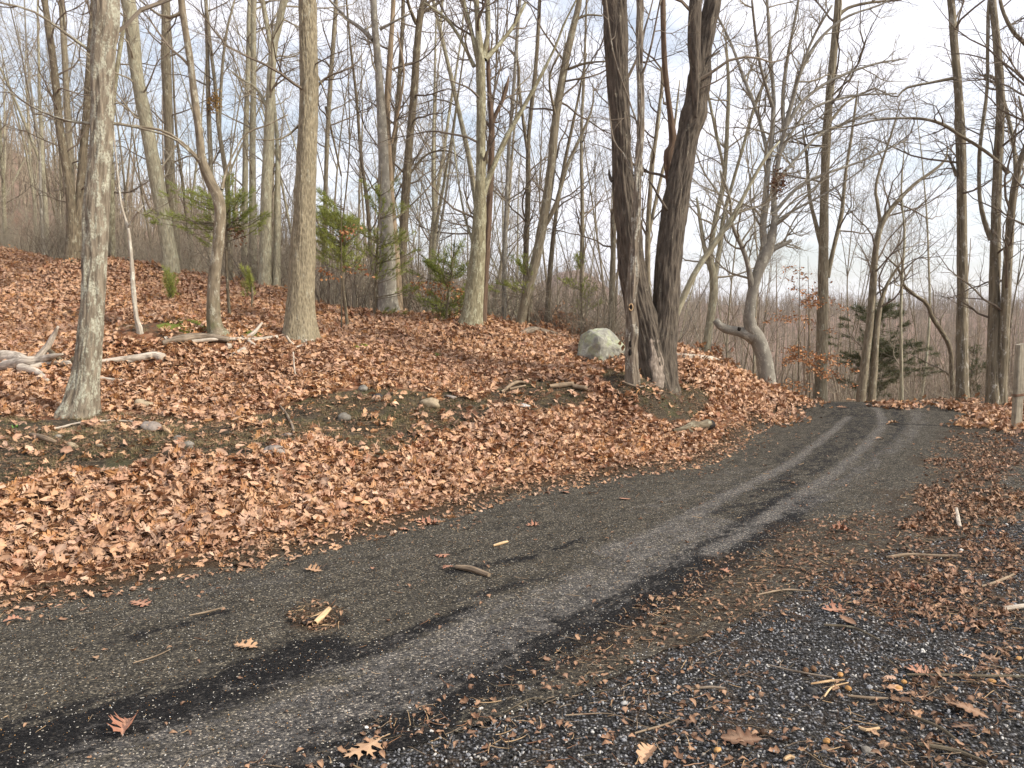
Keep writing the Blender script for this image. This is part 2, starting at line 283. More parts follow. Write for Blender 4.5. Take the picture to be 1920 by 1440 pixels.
FZ = np.array([[3, 4.2, 5, 17, 36, 38, 34, 20, 10], [3, 4.0, 4.5, 15, 31, 35, 32, 20, 10], [2.2, 2.9, 2.6, 7, 18, 24, 22, 20, 10],
      [1.3, 1.0, 0, 1, 5, 18, 20, 20, 10], [.4, -1, -3, -5, -3, 5, 15, 30, 20], [-.2, -2, -4, -9, -8, 0, 12, 49, 30], [-.6, -2.5, -5, -11, -11, -4, 8, 22, 20],
      [-1, -3.5, -6, -12, -13, -6, 6.5, 14, 14], [-1, -4, -6, -12, -13, -7, 4.5, 12, 14], [-1, -4, -6, -12, -12, -8, 0, 10, 10]])
def farz(x, y):
    r = np.hypot(x, y); px = 960 + 1440 * np.clip(x / np.maximum(y, 1e-3), -1.4, 1.4)
    px = np.where(y <= 0, np.where(x < 0, -400, 2600), px)
    lr = np.log(np.clip(r, 20, 1500)); lk = np.log(FR)
    i = np.clip(np.searchsorted(lk, lr) - 1, 0, len(FR) - 2); t = np.clip((lr - lk[i]) / (lk[i + 1] - lk[i]), 0, 1); t = t * t * (3 - 2 * t)
    j = np.clip(np.searchsorted(FC, px) - 1, 0, len(FC) - 2); fc = np.array(FC, float); u = np.clip((px - fc[j]) / (fc[j + 1] - fc[j]), 0, 1); u = u * u * (3 - 2 * u)
    z = (FZ[j, i] * (1 - t) + FZ[j, i + 1] * t) * (1 - u) + (FZ[j + 1, i] * (1 - t) + FZ[j + 1, i + 1] * t) * u
    return z + (fbm(x / 30, y / 30, 5) - .5) * np.clip((r - 60) / 100, 0, 1) * 7
def H(x, y):
    sh = np.shape(x); x = np.atleast_1d(np.asarray(x, float)).ravel(); y = np.atleast_1d(np.asarray(y, float)).ravel()
    r = np.hypot(x, y); b = np.clip((r - 21) / 9, 0, 1); b = b * b * (3 - 2 * b)
    near = r < 31; z = np.zeros_like(x)
    z[near] = tps(x[near], y[near]); z = z * (1 - b) + farz(x, y) * b
    d, s = lane(x[near], y[near])
    hill = np.clip((-d - .15) / .8, 0, 1); k = np.zeros_like(x); k[near] = hill; k[~near] = 1
    z += k * ((fbm(x * 1.1, y * 1.1, 3) - .5) * .16 + (fbm(x * 4, y * 4, 9, 3) - .5) * .05)
    k2 = np.zeros_like(x); k2[near] = np.clip((-d + .12) / .25, 0, 1) * np.clip((d + 1.0) / .7, 0, 1); z += k2 * .05   # litter lip along the lane
    k3 = np.zeros_like(x); k3[near] = np.clip((d - 2.4) / .6, 0, 1); z += k3 * ((fbm(x * 2.2, y * 2.2, 13) - .5) * .05)
    return z.reshape(sh) if sh else float(z[0])
def gh(x, y): return float(H(np.array([x]), np.array([y]))[0])
def G(px, py, y0=2.0, y1=34):
    """where the view ray through a photo point meets the ground"""
    u, a, b = ray(px, py); ys = np.linspace(y0, y1, 700); s = ys / a
    zz = CAM_H + b * s; h = H(u * s, ys); k = np.argmax(zz < h)
    if not (zz < h).any(): k = len(ys) - 1
    return Vector((u * s[k], ys[k], h[k]))

# ------------------------------------------------------------------ helpers
def tag(o, label=None, cat=None, group=None, kind=None):
    if label: o['label'] = label
    if cat: o['category'] = cat
    if group: o['group'] = group
    if kind: o['kind'] = kind
    return o
def mk(name, V, F, attrs=None, smooth=True, mi=None):
    """V (n,3), F list of index arrays, each (m,3) or (m,4)"""
    me = bpy.data.meshes.new(name); V = np.asarray(V, np.float32)
    F = [np.asarray(f, np.int32) for f in (F if isinstance(F, list) else [F]) if len(f)]
    me.vertices.add(len(V)); me.vertices.foreach_set('co', V.ravel())
    nl = sum(f.size for f in F); npol = sum(len(f) for f in F)
    me.loops.add(nl); me.loops.foreach_set('vertex_index', np.concatenate([f.ravel() for f in F]))
    me.polygons.add(npol); tot = np.concatenate([np.full(len(f), f.shape[1], np.int32) for f in F])
    me.polygons.foreach_set('loop_start', np.concatenate([[0], np.cumsum(tot)[:-1]]).astype(np.int32))
    me.polygons.foreach_set('loop_total', tot)
    me.polygons.foreach_set('use_smooth', np.full(npol, smooth))
    for k, v in (attrs or {}).items():
        v = np.asarray(v, np.float32); ty = 'FLOAT' if v.ndim == 1 else 'FLOAT_VECTOR'
        a = me.attributes.new(k, ty, 'POINT'); a.data.foreach_set('value' if ty == 'FLOAT' else 'vector', v.ravel())
    me.update(calc_edges=True)
    return me
def link(name, me, mat=None, parent=None, loc=None):
    o = bpy.data.objects.new(name, me); COL.objects.link(o)
    if mat and not me.materials: me.materials.append(mat)
    if parent: o.parent = parent
    if loc is not None: o.location = loc
    return o
def empty(name, loc, label, cat, group=None):
    o = bpy.data.objects.new(name, None); COL.objects.link(o); o.location = loc; o.empty_display_size = .2
    return tag(o, label, cat, group)

class Tubes:
    """collects round tapering tubes and builds them as one mesh; all coordinates relative to org"""
    def __init__(s, org=(0, 0, 0)):
        s.b = {}; s.org = np.array(org, float); s.V = []; s.F = []; s.A = []; s.n = 0
    def add(s, pts, rad, sides):
        s.b.setdefault((len(pts), sides), []).append((pts, rad))
    def flush(s):
        for (n, k), L_ in s.b.items():
            Pn = np.array([[tuple(q) for q in a[0]] for a in L_], float) - s.org; Rd = np.array([a[1] for a in L_], float)
            B = len(Pn); T = np.gradient(Pn, axis=1); T /= np.linalg.norm(T, axis=2)[..., None] + 1e-9
            m = Pn[:, -1] - Pn[:, 0]; ref = np.where((np.abs(m[:, 2]) > np.linalg.norm(m, axis=1) * .7)[:, None], [[1., 0, 0]], [[0, 0, 1.]])[:, None, :]
            U = np.cross(T, ref); U /= np.linalg.norm(U, axis=2)[..., None] + 1e-9; W = np.cross(T, U)
            th = np.arange(k) * TAU / k; c, d = np.cos(th), np.sin(th)
            V = Pn[:, :, None] + Rd[:, :, None, None] * (U[:, :, None] * c[:, None] + W[:, :, None] * d[:, None])
            ln = np.concatenate([np.zeros((B, 1)), np.cumsum(np.linalg.norm(np.diff(Pn, axis=1), axis=2), 1)], 1)
            A = np.stack(np.broadcast_arrays(Rd[:, :, None] * c, Rd[:, :, None] * d, ln[:, :, None] + np.arange(B)[:, None, None] * 1.7), -1)
            idx = np.arange(B * n * k).reshape(B, n, k) + s.n
            a = idx[:, :-1]; b = idx[:, 1:]; a2 = np.roll(a, -1, 2); b2 = np.roll(b, -1, 2)
            s.F.append(np.stack([a, a2, b2, b], -1).reshape(-1, 4)); s.V.append(V.reshape(-1, 3)); s.A.append(A.reshape(-1, 3)); s.n += B * n * k
        s.b = {}
    def mesh(s, name, smooth=True):
        s.flush()
        return mk(name, np.vstack(s.V), [np.vstack(s.F)], {'bk': np.vstack(s.A)}, smooth)

# ------------------------------------------------------------------ materials
def newmat(name):
    m = bpy.data.materials.new(name); m.use_nodes = True; t = m.node_tree; t.nodes.clear()
    o = t.nodes.new('ShaderNodeOutputMaterial'); b = t.nodes.new('ShaderNodeBsdfPrincipled'); t.links.new(b.outputs[0], o.inputs[0])
    b.inputs['Roughness'].default_value = .85; b.inputs['Specular IOR Level'].default_value = .25
    return m, t, b
class NG:
    def __init__(s, t): s.t = t
    def n(s, ty, **k):
        o = s.t.nodes.new(ty)
        for a, v in k.items():
            if hasattr(o, a) and a != 'inputs': setattr(o, a, v)
            else: s.inp(o, a.replace('_', ' '), v)
        return o
    def inp(s, o, k, v):
        i = o.inputs[int(k)] if k.isdigit() else o.inputs[k]
        if isinstance(v, bpy.types.NodeSocket): s.t.links.new(v, i)
        else: i.default_value = v
    def noise(s, vec, scale, detail=4, rough=.55, dist=0):
        o = s.n('ShaderNodeTexNoise', Vector=vec, Scale=scale, Detail=detail, Roughness=rough, Distortion=dist); return o.outputs['Fac']
    def vor(s, vec, scale, feature='F1', out='Distance', rnd=1.0):
        o = s.n('ShaderNodeTexVoronoi'); o.feature = feature; s.inp(o, 'Vector', vec); s.inp(o, 'Scale', scale); s.inp(o, 'Randomness', rnd); return o.outputs[out]
    def rng(s, v, a, b, c=0., d=1.):
        o = s.n('ShaderNodeMapRange'); s.inp(o, 'Value', v); s.inp(o, 'From Min', a); s.inp(o, 'From Max', b); s.inp(o, 'To Min', c); s.inp(o, 'To Max', d); return o.outputs[0]
    def math(s, op, a, b=0., c=0.):
        o = s.t.nodes.new('ShaderNodeMath'); o.operation = op
        for i, v in enumerate((a, b, c)): s.inp(o, str(i), v)
        return o.outputs[0]
    def mix(s, f, a, b, mode='MIX'):
        o = s.t.nodes.new('ShaderNodeMix'); o.data_type = 'RGBA'; o.blend_type = mode
        s.inp(o, 'Factor', f)
        for k, v in (('A', a), ('B', b)):
            if not isinstance(v, bpy.types.NodeSocket) and len(v) == 3: v = (*v, 1)
            sock = [i for i in o.inputs if i.name == k and i.type == 'RGBA'][0]
            if isinstance(v, bpy.types.NodeSocket): s.t.links.new(v, sock)
            else: sock.default_value = v
        return [q for q in o.outputs if q.type == 'RGBA'][0]
    def ramp(s, f, cols, interp='LINEAR'):
        o = s.t.nodes.new('ShaderNodeValToRGB'); o.color_ramp.interpolation = interp; e = o.color_ramp.elements
        while len(e) < len(cols): e.new(.5)
        for i, (p, c) in enumerate(cols): e[i].position = p; e[i].color = (*c, 1)
        s.inp(o, 'Fac', f); return o.outputs[0]
    def scale(s, v, sc):
        o = s.t.nodes.new('ShaderNodeMapping'); s.inp(o, 'Vector', v); o.inputs['Scale'].default_value = sc; return o.outputs[0]
    def attr(s, name, out='Vector', ty='GEOMETRY'):
        o = s.t.nodes.new('ShaderNodeAttribute'); o.attribute_type = ty; o.attribute_name = name; return o.outputs[out]
    def bump(s, h, st, dist, bsdf, nrm=None):
        o = s.t.nodes.new('ShaderNodeBump'); s.inp(o, 'Height', h); s.inp(o, 'Strength', st); s.inp(o, 'Distance', dist)
        if nrm: s.inp(o, 'Normal', nrm)
        if bsdf: s.t.links.new(o.outputs[0], bsdf.inputs['Normal'])
        return o.outputs[0]

def bark(name, dark, light, sc=26, str_=.2, lich=.3, lcol=(.44, .44, .33), depth=.02, moss=0, spread=(.3, .7)):
    m, t, b = newmat(name); g = NG(t); bk = g.attr('bk'); pos = t.nodes.new('ShaderNodeTexCoord').outputs['Object']
    v = g.scale(bk, (sc, sc, sc * str_))
    warp = g.n('ShaderNodeVectorMath', operation='ADD'); nz = g.n('ShaderNodeTexNoise', Vector=v, Scale=.5, Detail=2)
    g.inp(warp, '0', v); g.inp(warp, '1', nz.outputs['Color'])
    f = g.vor(warp.outputs[0], 1.0, 'F1'); n2 = g.noise(v, 2.2, 6, .65); h = g.math('ADD', g.math('MULTIPLY', f, .6), g.math('MULTIPLY', n2, .7))
    c = g.mix(g.rng(h, spread[0], spread[1] + .25), dark, light)
    big = g.noise(bk, 3.0, 4, .6); c = g.mix(g.rng(big, .35, .7, 0, .55), c, tuple(x * .62 for x in light))
    ln = g.noise(g.scale(bk, (1.4, 1.4, .6)), 9, 6, .75); lm = g.rng(ln, .64 - lich * .22, .70 - lich * .20, 0, 1)
    lm = g.math('MULTIPLY', lm, g.rng(g.noise(bk, 45, 3, .6), .3, .55))
    c = g.mix(g.math('MULTIPLY', lm, .85), c, lcol)
    if moss:
        z = g.n('ShaderNodeSeparateXYZ', Vector=pos).outputs['Z']
        c = g.mix(g.math('MULTIPLY', g.rng(z, moss, 0, 0, .8), g.rng(big, .4, .6)), c, (.09, .10, .035))
    t.links.new(c, b.inputs['Base Color'])
    hh = g.math('ADD', h, g.math('MULTIPLY', lm, .15))
    g.bump(hh, .9, depth, b)
    return m
MB = {
 'lichen': bark('bark_lichen', (0.071, 0.054, 0.036), (0.342, 0.285, 0.209), 24, .2, .72, (.50, .49, .38), .03),
 'flaky': bark('bark_flaky', (0.084, 0.065, 0.039), (0.376, 0.320, 0.212), 40, .3, .25, (.48, .46, .36), .016),
 'dark': bark('bark_dark', (0.017, 0.013, 0.010), (0.171, 0.138, 0.103), 24, .22, .2, (.30, .27, .2), .03, spread=(.33, .72)),
 'tan': bark('bark_tan', (0.111, 0.075, 0.045), (0.417, 0.320, 0.212), 30, .1, .25, (.5, .47, .38), .01),
 'snag': bark('bark_snag', (0.047, 0.033, 0.023), (0.277, 0.227, 0.168), 30, .14, .5, (.44, .42, .35), .02),
 'brown': bark('bark_brown', (0.048, 0.036, 0.023), (0.218, 0.176, 0.115), 28, .2, .4, (.38, .36, .26), .015),
 'redbrown': bark('bark_redbrown', (0.041, 0.027, 0.019), (0.198, 0.131, 0.086), 30, .12, .05, (.4, .3, .2), .01),
 'grey': bark('bark_grey', (0.078, 0.062, 0.041), (0.318, 0.270, 0.184), 30, .18, .4, (.42, .41, .31), .014),
 'shaggy': bark('bark_shaggy', (0.048, 0.038, 0.024), (0.307, 0.260, 0.176), 22, .1, .45, (.52, .50, .43), .03),
 'pale': bark('bark_pale', (0.130, 0.112, 0.073), (0.426, 0.386, 0.267), 30, .2, .5, (.46, .46, .34), .01),
 'olive': bark('bark_olive', (0.078, 0.065, 0.036), (0.327, 0.291, 0.184), 34, .2, .6, (.44, .43, .30), .012),
 'smoothbrown': bark('bark_smoothbrown', (0.084, 0.064, 0.041), (0.287, 0.235, 0.161), 14, .5, .5, (.45, .43, .34), .008, moss=.6),
 'beech': bark('bark_beech', (0.152, 0.136, 0.108), (0.290, 0.264, 0.216), 9, .8, .5, (.46, .44, .36), .006),
 'deadpale': bark('bark_deadpale', (0.234, 0.189, 0.135), (0.495, 0.441, 0.360), 40, .1, .6, (.62, .62, .52), .006),
}
def twigmat(name, a, b_):
    m, t, b = newmat(name); g = NG(t)
    c = g.mix(g.rng(g.noise(g.attr('bk'), 4, 3), .3, .7), a, b_)
    r = t.nodes.new('ShaderNodeObjectInfo').outputs['Random']
    c = g.mix(g.rng(r, 0, 1, 0, .35), c, tuple(x * .6 for x in a)); t.links.new(c, b.inputs['Base Color']); return m
TW_D = twigmat('twig_brown', (.12, .095, .07), (.24, .195, .145))
TW_P = twigmat('twig_pale', (.25, .215, .155), (.38, .335, .25))
TWOF = {'beech': TW_P, 'pale': TW_P, 'deadpale': TW_P, 'grey': TW_D}
FARW = twigmat('far_wood_bark', (.17, .13, .09), (.38, .315, .23))
def wood(name, a, b_, sc=(60, 60, 5), bump=.004):
    m, t, b = newmat(name); g = NG(t); v = g.scale(g.attr('bk'), sc); n = g.noise(v, 1, 5, .6, .6)
    c = g.mix(g.rng(n, .32, .66), a, b_); c = g.mix(g.rng(g.noise(g.attr('bk'), 9, 4), .45, .7, 0, .6), c, tuple(x * .5 for x in a))
    t.links.new(c, b.inputs['Base Color']); g.bump(n, .8, bump, b); return m
M_WEATH = wood('weathered_wood', (.26, .21, .16), (.68, .60, .49))
M_DEBARK = wood('old_grey_wood', (.10, .075, .05), (.34, .27, .20))
M_STICK = wood('stick_wood', (.14, .10, .065), (.36, .27, .18))
M_FRESH = wood('split_wood', (.30, .18, .085), (.70, .50, .29))
M_POST = wood('post_wood', (.24, .205, .15), (.44, .39, .29), (50, 50, 3))
def leafmat(name, cols, under=.0):
    m, t, b = newmat(name); g = NG(t); r = t.nodes.new('ShaderNodeObjectInfo').outputs['Random']
    lc = g.attr('lc', 'Fac'); f = g.math('FRACT', g.math('ADD', g.math('MULTIPLY', r, 1.0), lc))
    c = g.ramp(f, cols); pos = t.nodes.new('ShaderNodeNewGeometry').outputs['Position']
    c = g.mix(g.rng(g.noise(pos, 28, 3), .35, .7, 0, .45), c, (.20, .075, .03))
    big = g.noise(pos, .55, 3); c = g.mix(g.rng(big, .42, .66, 0, .45), c, (.16, .065, .034), 'MIX')
    v = g.attr('vein', 'Fac'); c = g.mix(g.math('MULTIPLY', v, .3), c, (.62, .42, .28))
    bf = t.nodes.new('ShaderNodeNewGeometry').outputs['Backfacing']; c = g.mix(g.math('MULTIPLY', bf, under), c, (.66, .50, .38))
    t.links.new(c, b.inputs['Base Color']); b.inputs['Roughness'].default_value = .6; b.inputs['Specular IOR Level'].default_value = .3
    return m
LC = [(0, (.09, .042, .02)), (.12, (.26, .125, .045)), (.26, (.45, .205, .065)), (.42, (.60, .325, .13)), (.52, (.28, .11, .045)), (.64, (.60, .34, .165)), (.74, (.40, .165, .09)), (.86, (.72, .50, .33)), (.93, (.5, .27, .10)), (1, (.16, .075, .04))]
M_LEAF = leafmat('dry_leaves', LC, .2)
M_LEAFR = leafmat('leaf_russet', [(0, (.36, .165, .105)), (1, (.44, .22, .14))])
M_LEAFT = leafmat('leaf_tan', [(0, (.50, .31, .17)), (1, (.58, .38, .22))])
M_LEAFB = leafmat('leaf_brown_old', [(0, (.05, .026, .014)), (.3, (.11, .06, .03)), (.6, (.20, .115, .06)), (.85, (.34, .20, .11)), (1, (.08, .04, .022))])
M_ORANGE = leafmat('leaf_orange_hanging', [(0, (.50, .22, .08)), (.5, (.62, .34, .15)), (1, (.42, .17, .07))])
M_YELLOW = leafmat('leaf_yellow_dead', [(0, (.42, .27, .07)), (.5, (.55, .38, .12)), (1, (.3, .17, .05))])

def groundmat(name, kind):
    m, t, b = newmat(name); g = NG(t); pos = t.nodes.new('ShaderNodeNewGeometry').outputs['Position']
    soil = g.attr('soil', 'Fac'); far = g.attr('far', 'Fac')
    n = g.noise(pos, 7, 8, .7); n2 = g.noise(pos, 60, 5, .7); n3 = g.noise(pos, 1.1, 4, .6)
    lv = g.n('ShaderNodeTexVoronoi'); g.inp(lv, 'Vector', pos); g.inp(lv, 'Scale', 14.)
    sep = g.n('ShaderNodeSeparateColor', Color=lv.outputs['Color'])
    leaf = g.ramp(sep.outputs[0], [(0, (.11, .045, .022)), (.4, (.26, .10, .045)), (.7, (.38, .18, .09)), (1, (.46, .27, .17))])
    leaf = g.mix(g.rng(n2, .3, .7, 0, .7), leaf, (.09, .04, .02))
    dirt = g.ramp(n2, [(.25, (.014, .010, .006)), (.46, (.045, .034, .021)), (.58, (.10, .077, .05)), (.72, (.24, .19, .13))])
    mossc = g.mix(g.rng(n2, .35, .6), (.035, .04, .014), (.10, .105, .035))
    dirt = g.mix(g.rng(g.noise(pos, 3.2, 5, .6), .5, .62, 0, .5), dirt, mossc)
    k = g.rng(g.math('ADD', soil, g.math('MULTIPLY', g.math('SUBTRACT', n, .5), .9)), .35, .6)
    c = g.mix(k, leaf, dirt)
    farc = g.mix(g.rng(g.noise(pos, .5, 6, .75), .35, .65), (.15, .095, .065), (.30, .20, .15))
    c = g.mix(far, c, farc)
    t.links.new(c, b.inputs['Base Color']); g.bump(g.math('ADD', n2, g.math('MULTIPLY', n, 1.5)), .9, .03, b); b.inputs['Roughness'].default_value = .95
    return m
def lanemat(name):
    m, t, b = newmat(name); g = NG(t); pos = t.nodes.new('ShaderNodeNewGeometry').outputs['Position']
    ln = g.attr('ln'); pale = g.attr('pale', 'Fac'); wet = g.attr('wet', 'Fac'); dirt = g.attr('dirt', 'Fac')
    sv = g.scale(ln, (5.5, 1.3, 1)); streak = g.noise(sv, 1.7, 8, .72, .6); fine = g.noise(g.scale(ln, (22, 12, 1)), 1.6, 8, .85, .4)
    iso = g.noise(ln, 7.5, 9, .78, .5); edge = g.math('ADD', g.math('MULTIPLY', g.math('SUBTRACT', streak, .5), 2.2), g.math('ADD', g.math('MULTIPLY', g.math('SUBTRACT', fine, .5), 1.8), g.math('MULTIPLY', g.math('SUBTRACT', iso, .5), 2.4)))
    kw = g.math('MULTIPLY', g.rng(g.math('ADD', wet, edge), .42, .60), g.rng(wet, 0, .7, .6, 1.)); kp = g.rng(g.math('ADD', pale, edge), .40, 1.05)
    vv = g.n('ShaderNodeTexVoronoi'); g.inp(vv, 'Vector', pos); g.inp(vv, 'Scale', 130.); sp = g.n('ShaderNodeSeparateColor', Color=vv.outputs['Color'])
    vb = g.n('ShaderNodeTexVoronoi'); g.inp(vb, 'Vector', pos); g.inp(vb, 'Scale', 75.); spb = g.n('ShaderNodeSeparateColor', Color=vb.outputs['Color'])
    base = g.ramp(g.noise(g.scale(ln, (4, 1.6, 1)), 2.5, 7, .7), [(.3, (.030, .027, .022)), (.45, (.058, .053, .044)), (.62, (.082, .075, .063)), (.75, (.105, .097, .084))])
    kd0 = g.rng(g.math('ADD', g.math('MULTIPLY', streak, .55), g.math('MULTIPLY', fine, .5)),   .565, .62, 0, .8); base = g.mix(kd0, base, (.02, .019, .018)); base = g.mix(kw, base, (.0125, .0122, .0125)); base = g.mix(kp, base, (.108, .102, .096))
    stone = g.ramp(sp.outputs[0], [(0, (.3, .3, .3)), (.35, (.65, .65, .65)), (.6, (1, .98, .95)), (.85, (1.5, 1.42, 1.28)), (.95, (2.8, 2.6, 2.2)), (1, (5.0, 4.6, 3.9))])
    c = g.mix(1., base, stone, 'MULTIPLY')
    big = g.rng(spb.outputs[1], .955, .965); big = g.math('MULTIPLY', big, g.rng(vb.outputs['Distance'], .42, .3)); c = g.mix(big, c, (.40, .36, .28))
    dn = g.noise(pos, 22, 7, .8, 1.0); kd = g.rng(g.math('ADD', dirt, g.math('MULTIPLY', g.math('SUBTRACT', dn, .5), 1.4)), .42, .75)
    dc = g.ramp(g.noise(pos, 120, 3, .7), [(.3, (.014, .009, .006)), (.5, (.042, .026, .015)), (.62, (.10, .062, .034)), (.74, (.30, .2, .11))])
    c = g.mix(g.math('MULTIPLY', kd, .9), c, dc)
    cr = g.attr('crack', 'Fac'); c = g.mix(g.rng(g.math('ADD', cr, g.math('MULTIPLY', g.math('SUBTRACT', fine, .5), 1.6)), .6, .75, 0, .8), c, (.012, .011, .011))
    t.links.new(c, b.inputs['Base Color'])
    rr = g.mix(kw, (.95, .95, .95), (.8, .8, .8)); t.links.new(rr, b.inputs['Roughness']); b.inputs['Specular IOR Level'].default_value = .12
    g.bump(g.math('SUBTRACT', g.math('MULTIPLY', sp.outputs[1], .6), vv.outputs['Distance']), .8, .006, b)
    return m
def gravelmat(name):
    m, t, b = newmat(name); g = NG(t); pos = t.nodes.new('ShaderNodeNewGeometry').outputs['Position']; dirt = g.attr('dirt', 'Fac'); pale = g.attr('pale', 'Fac')
    vv = g.n('ShaderNodeTexVoronoi'); g.inp(vv, 'Vector', pos); g.inp(vv, 'Scale', 85.); sp = g.n('ShaderNodeSeparateColor', Color=vv.outputs['Color'])
    c = g.ramp(sp.outputs[0], [(0, (.017, .016, .015)), (.4, (.044, .042, .039)), (.75, (.092, .088, .083)), (.93, (.2, .2, .21)), (1, (.42, .40, .36))])
    c = g.mix(g.rng(vv.outputs['Distance'], .35, .75, 0, .9), c, (.008, .007, .006))
    c = g.mix(g.math('MULTIPLY', g.rng(pale, .2, .8), .6), c, (.14, .13, .115))
    dn = g.noise(pos, 5, 8, .78, .8); kd = g.rng(g.math('ADD', dirt, g.math('MULTIPLY', g.math('SUBTRACT', dn, .5), 1.5)), .36, .66)
    dc = g.ramp(g.noise(pos, 110, 4, .7), [(.3, (.014, .009, .006)), (.5, (.05, .03, .017)), (.62, (.13, .08, .04)), (.74, (.34, .23, .13))])
    c = g.mix(g.math('MULTIPLY', kd, .93), c, dc); b.inputs['Specular IOR Level'].default_value = .12; t.links.new(c, b.inputs['Base Color'])
    g.bump(g.math('ADD', g.math('MULTIPLY', vv.outputs['Distance'], -1.), g.math('MULTIPLY', g.noise(pos, 40, 5, .7), 1.2)), .9, .01, b)
    return m
def stonemat(name, a, b_, lich=0.):
    m, t, b = newmat(name); g = NG(t); pos = t.nodes.new('ShaderNodeTexCoord').outputs['Object']; n = g.noise(pos, 9 if lich else 30, 7, .7)
    r = t.nodes.new('ShaderNodeObjectInfo').outputs['Random']
    c = g.mix(g.rng(n, .35, .65), a, b_)
    if lich:
        l = g.noise(pos, 4.2, 8, .75, .4); c = g.mix(g.rng(l, .47, .55, 0, lich), c, (.30, .315, .20)); l2 = g.noise(g.scale(pos, (1, 1, 1.3)), 7, 6, .7); c = g.mix(g.rng(l2, .58, .63, 0, .8), c, (.47, .475, .39))
        l3 = g.noise(pos, 3, 7, .7); c = g.mix(g.rng(l3, .60, .66, 0, .85), c, (.045, .045, .038))
    else: c = g.mix(g.rng(r, 0, 1, 0, .5), c, tuple(x * .5 for x in a))
    t.links.new(c, b.inputs['Base Color']); g.bump(n, .8, .02 if lich else .004, b); return m
def flatmat(name, a, b_, sc=30, rough=.8, metal=0):
    m, t, b = newmat(name); g = NG(t); pos = t.nodes.new('ShaderNodeTexCoord').outputs['Object']; r = t.nodes.new('ShaderNodeObjectInfo').outputs['Random']
    c = g.mix(g.rng(g.math('ADD', g.noise(pos, sc, 4, .6), g.math('MULTIPLY', r, .3)), .45, .8), a, b_); t.links.new(c, b.inputs['Base Color']); b.inputs['Roughness'].default_value = rough; b.inputs['Metallic'].default_value = metal; return m
M_MOSS = flatmat('moss_green', (.06, .075, .012), (.17, .19, .03), 40, .95)
M_GRASS = flatmat('dry_grass', (.10, .085, .035), (.34, .26, .14), 6)
M_NEEDLE = flatmat('pine_needles', (.15, .185, .03), (.34, .36, .09), 4, .6)
M_CEDAR = flatmat('cedar_needles', (.045, .055, .022), (.10, .105, .045), 2, .7)
M_NUT = flatmat('nut_husk', (.04, .022, .012), (.16, .085, .04), 60, .5)
M_CAP = flatmat('husk_inside', (.34, .17, .05), (.5, .28, .1), 60, .5)
M_RUST = flatmat('rusted_iron', (.10, .035, .018), (.26, .10, .045), 30, .8)
M_HOLE = flatmat('nest_hole_dark', (.006, .004, .003), (.012, .008, .005), 10, .9)
M_SCAR = wood('scarred_wood', (.12, .09, .065), (.40, .33, .265), (34, 34, 10), .015)
M_BLACK = flatmat('charred_wood', (.006, .005, .005), (.02, .015, .012), 20, .7)
M_GREENLEAF = flatmat('green_leaf', (.09, .2, .04), (.13, .27, .06), 20, .5)
#MAIN
# ================================================================== GROUND
def sinhax(a, b, n0, n1, c=0.0): k = np.arange(-n0, n1 + 1); return c + a * np.sinh(b * k)
gx = sinhax(2.73, .022, 318, 318); gy = sinhax(2.73, .022, 190, 318, 6.0)
X, Y_ = np.meshgrid(gx, gy); Z = H(X, Y_)
dl, sl_ = lane(X.ravel(), Y_.ravel()); dl = dl.reshape(X.shape); sl_ = sl_.reshape(X.shape); rr = np.hypot(X, Y_)
S_END = float(lane([5.95], [17.6])[1][0])
def apron(s):   # outer edge of the gravel apron
    k = [lane([a], [b_])[1][0] for a, b_ in ((-4.6, 2.75), (1.94, 8.62), (3.53, 11.46), (5.5, 14.83), (5.9, 17.5))]
    return np.interp(s, k, [10.5, 8.8, 6.6, 4.9, 4.0])
sink = (dl > .12) & (dl < apron(sl_) - .2) & (sl_ > .5) & (sl_ < S_END - .3) & (rr < 40)
Zg = np.where(sink, Z - .05, Z)
STRIP = [(-400, 790), (-50, 775), (100, 790), (180, 772), (260, 776), (400, 792), (520, 770), (590, 742), (640, 735), (700, 725), (850, 738), (930, 762), (880, 800), (800, 826), (740, 850), (690, 865), (650, 832), (590, 828), (520, 850), (430, 868), (330, 862), (260, 885), (150, 895), (60, 905), (-50, 925), (-400, 1000)]
BARE2 = [(1120, 690), (1180, 700), (1290, 715), (1340, 740), (1320, 775), (1290, 795), (1240, 792), (1190, 755), (1150, 740)]
BARE3 = [(960, 700), (1080, 715), (1120, 740), (1100, 765), (1000, 775), (900, 750)]
BARE4 = [(60, 565), (140, 570), (330, 610), (430, 640), (420, 655), (260, 640), (120, 600), (50, 585)]
def ppx(x, y, z=None): return proj(x, y, H(x, y) if z is None else z)
def soilmask(px, py, near):
    s = np.zeros(px.shape)
    for pl, v in ((STRIP, 1), (BARE2, .85), (BARE3, .6), (BARE4, .5)): s = np.maximum(s, np.where(inpoly(px, py, pl) & near, v, 0))
    return s
gpx, gpy = proj(X, Y_, Z); nearm = (rr < 20) & (Y_ > 1)
soil = soilmask(gpx, gpy, nearm); soil = np.where((dl > -.12) & (dl < .5) & (rr < 20), 1, soil)
for _ in range(2): soil[1:-1, 1:-1] = (soil[1:-1, 1:-1] * 2 + soil[:-2, 1:-1] + soil[2:, 1:-1] + soil[1:-1, :-2] + soil[1:-1, 2:]) / 6
far = np.clip((rr - 45) / 40, 0, 1)
ny, nx = X.shape; I = np.arange(nx * ny).reshape(ny, nx)
F = np.stack([I[:-1, :-1], I[:-1, 1:], I[1:, 1:], I[1:, :-1]], -1).reshape(-1, 4)
floor_ = link('forest_floor', mk('forest_floor', np.stack([X, Y_, Zg], -1).reshape(-1, 3), [F], {'soil': soil.ravel(), 'far': far.ravel()}), groundmat('forest_floor', 0))
tag(floor_, kind='structure')

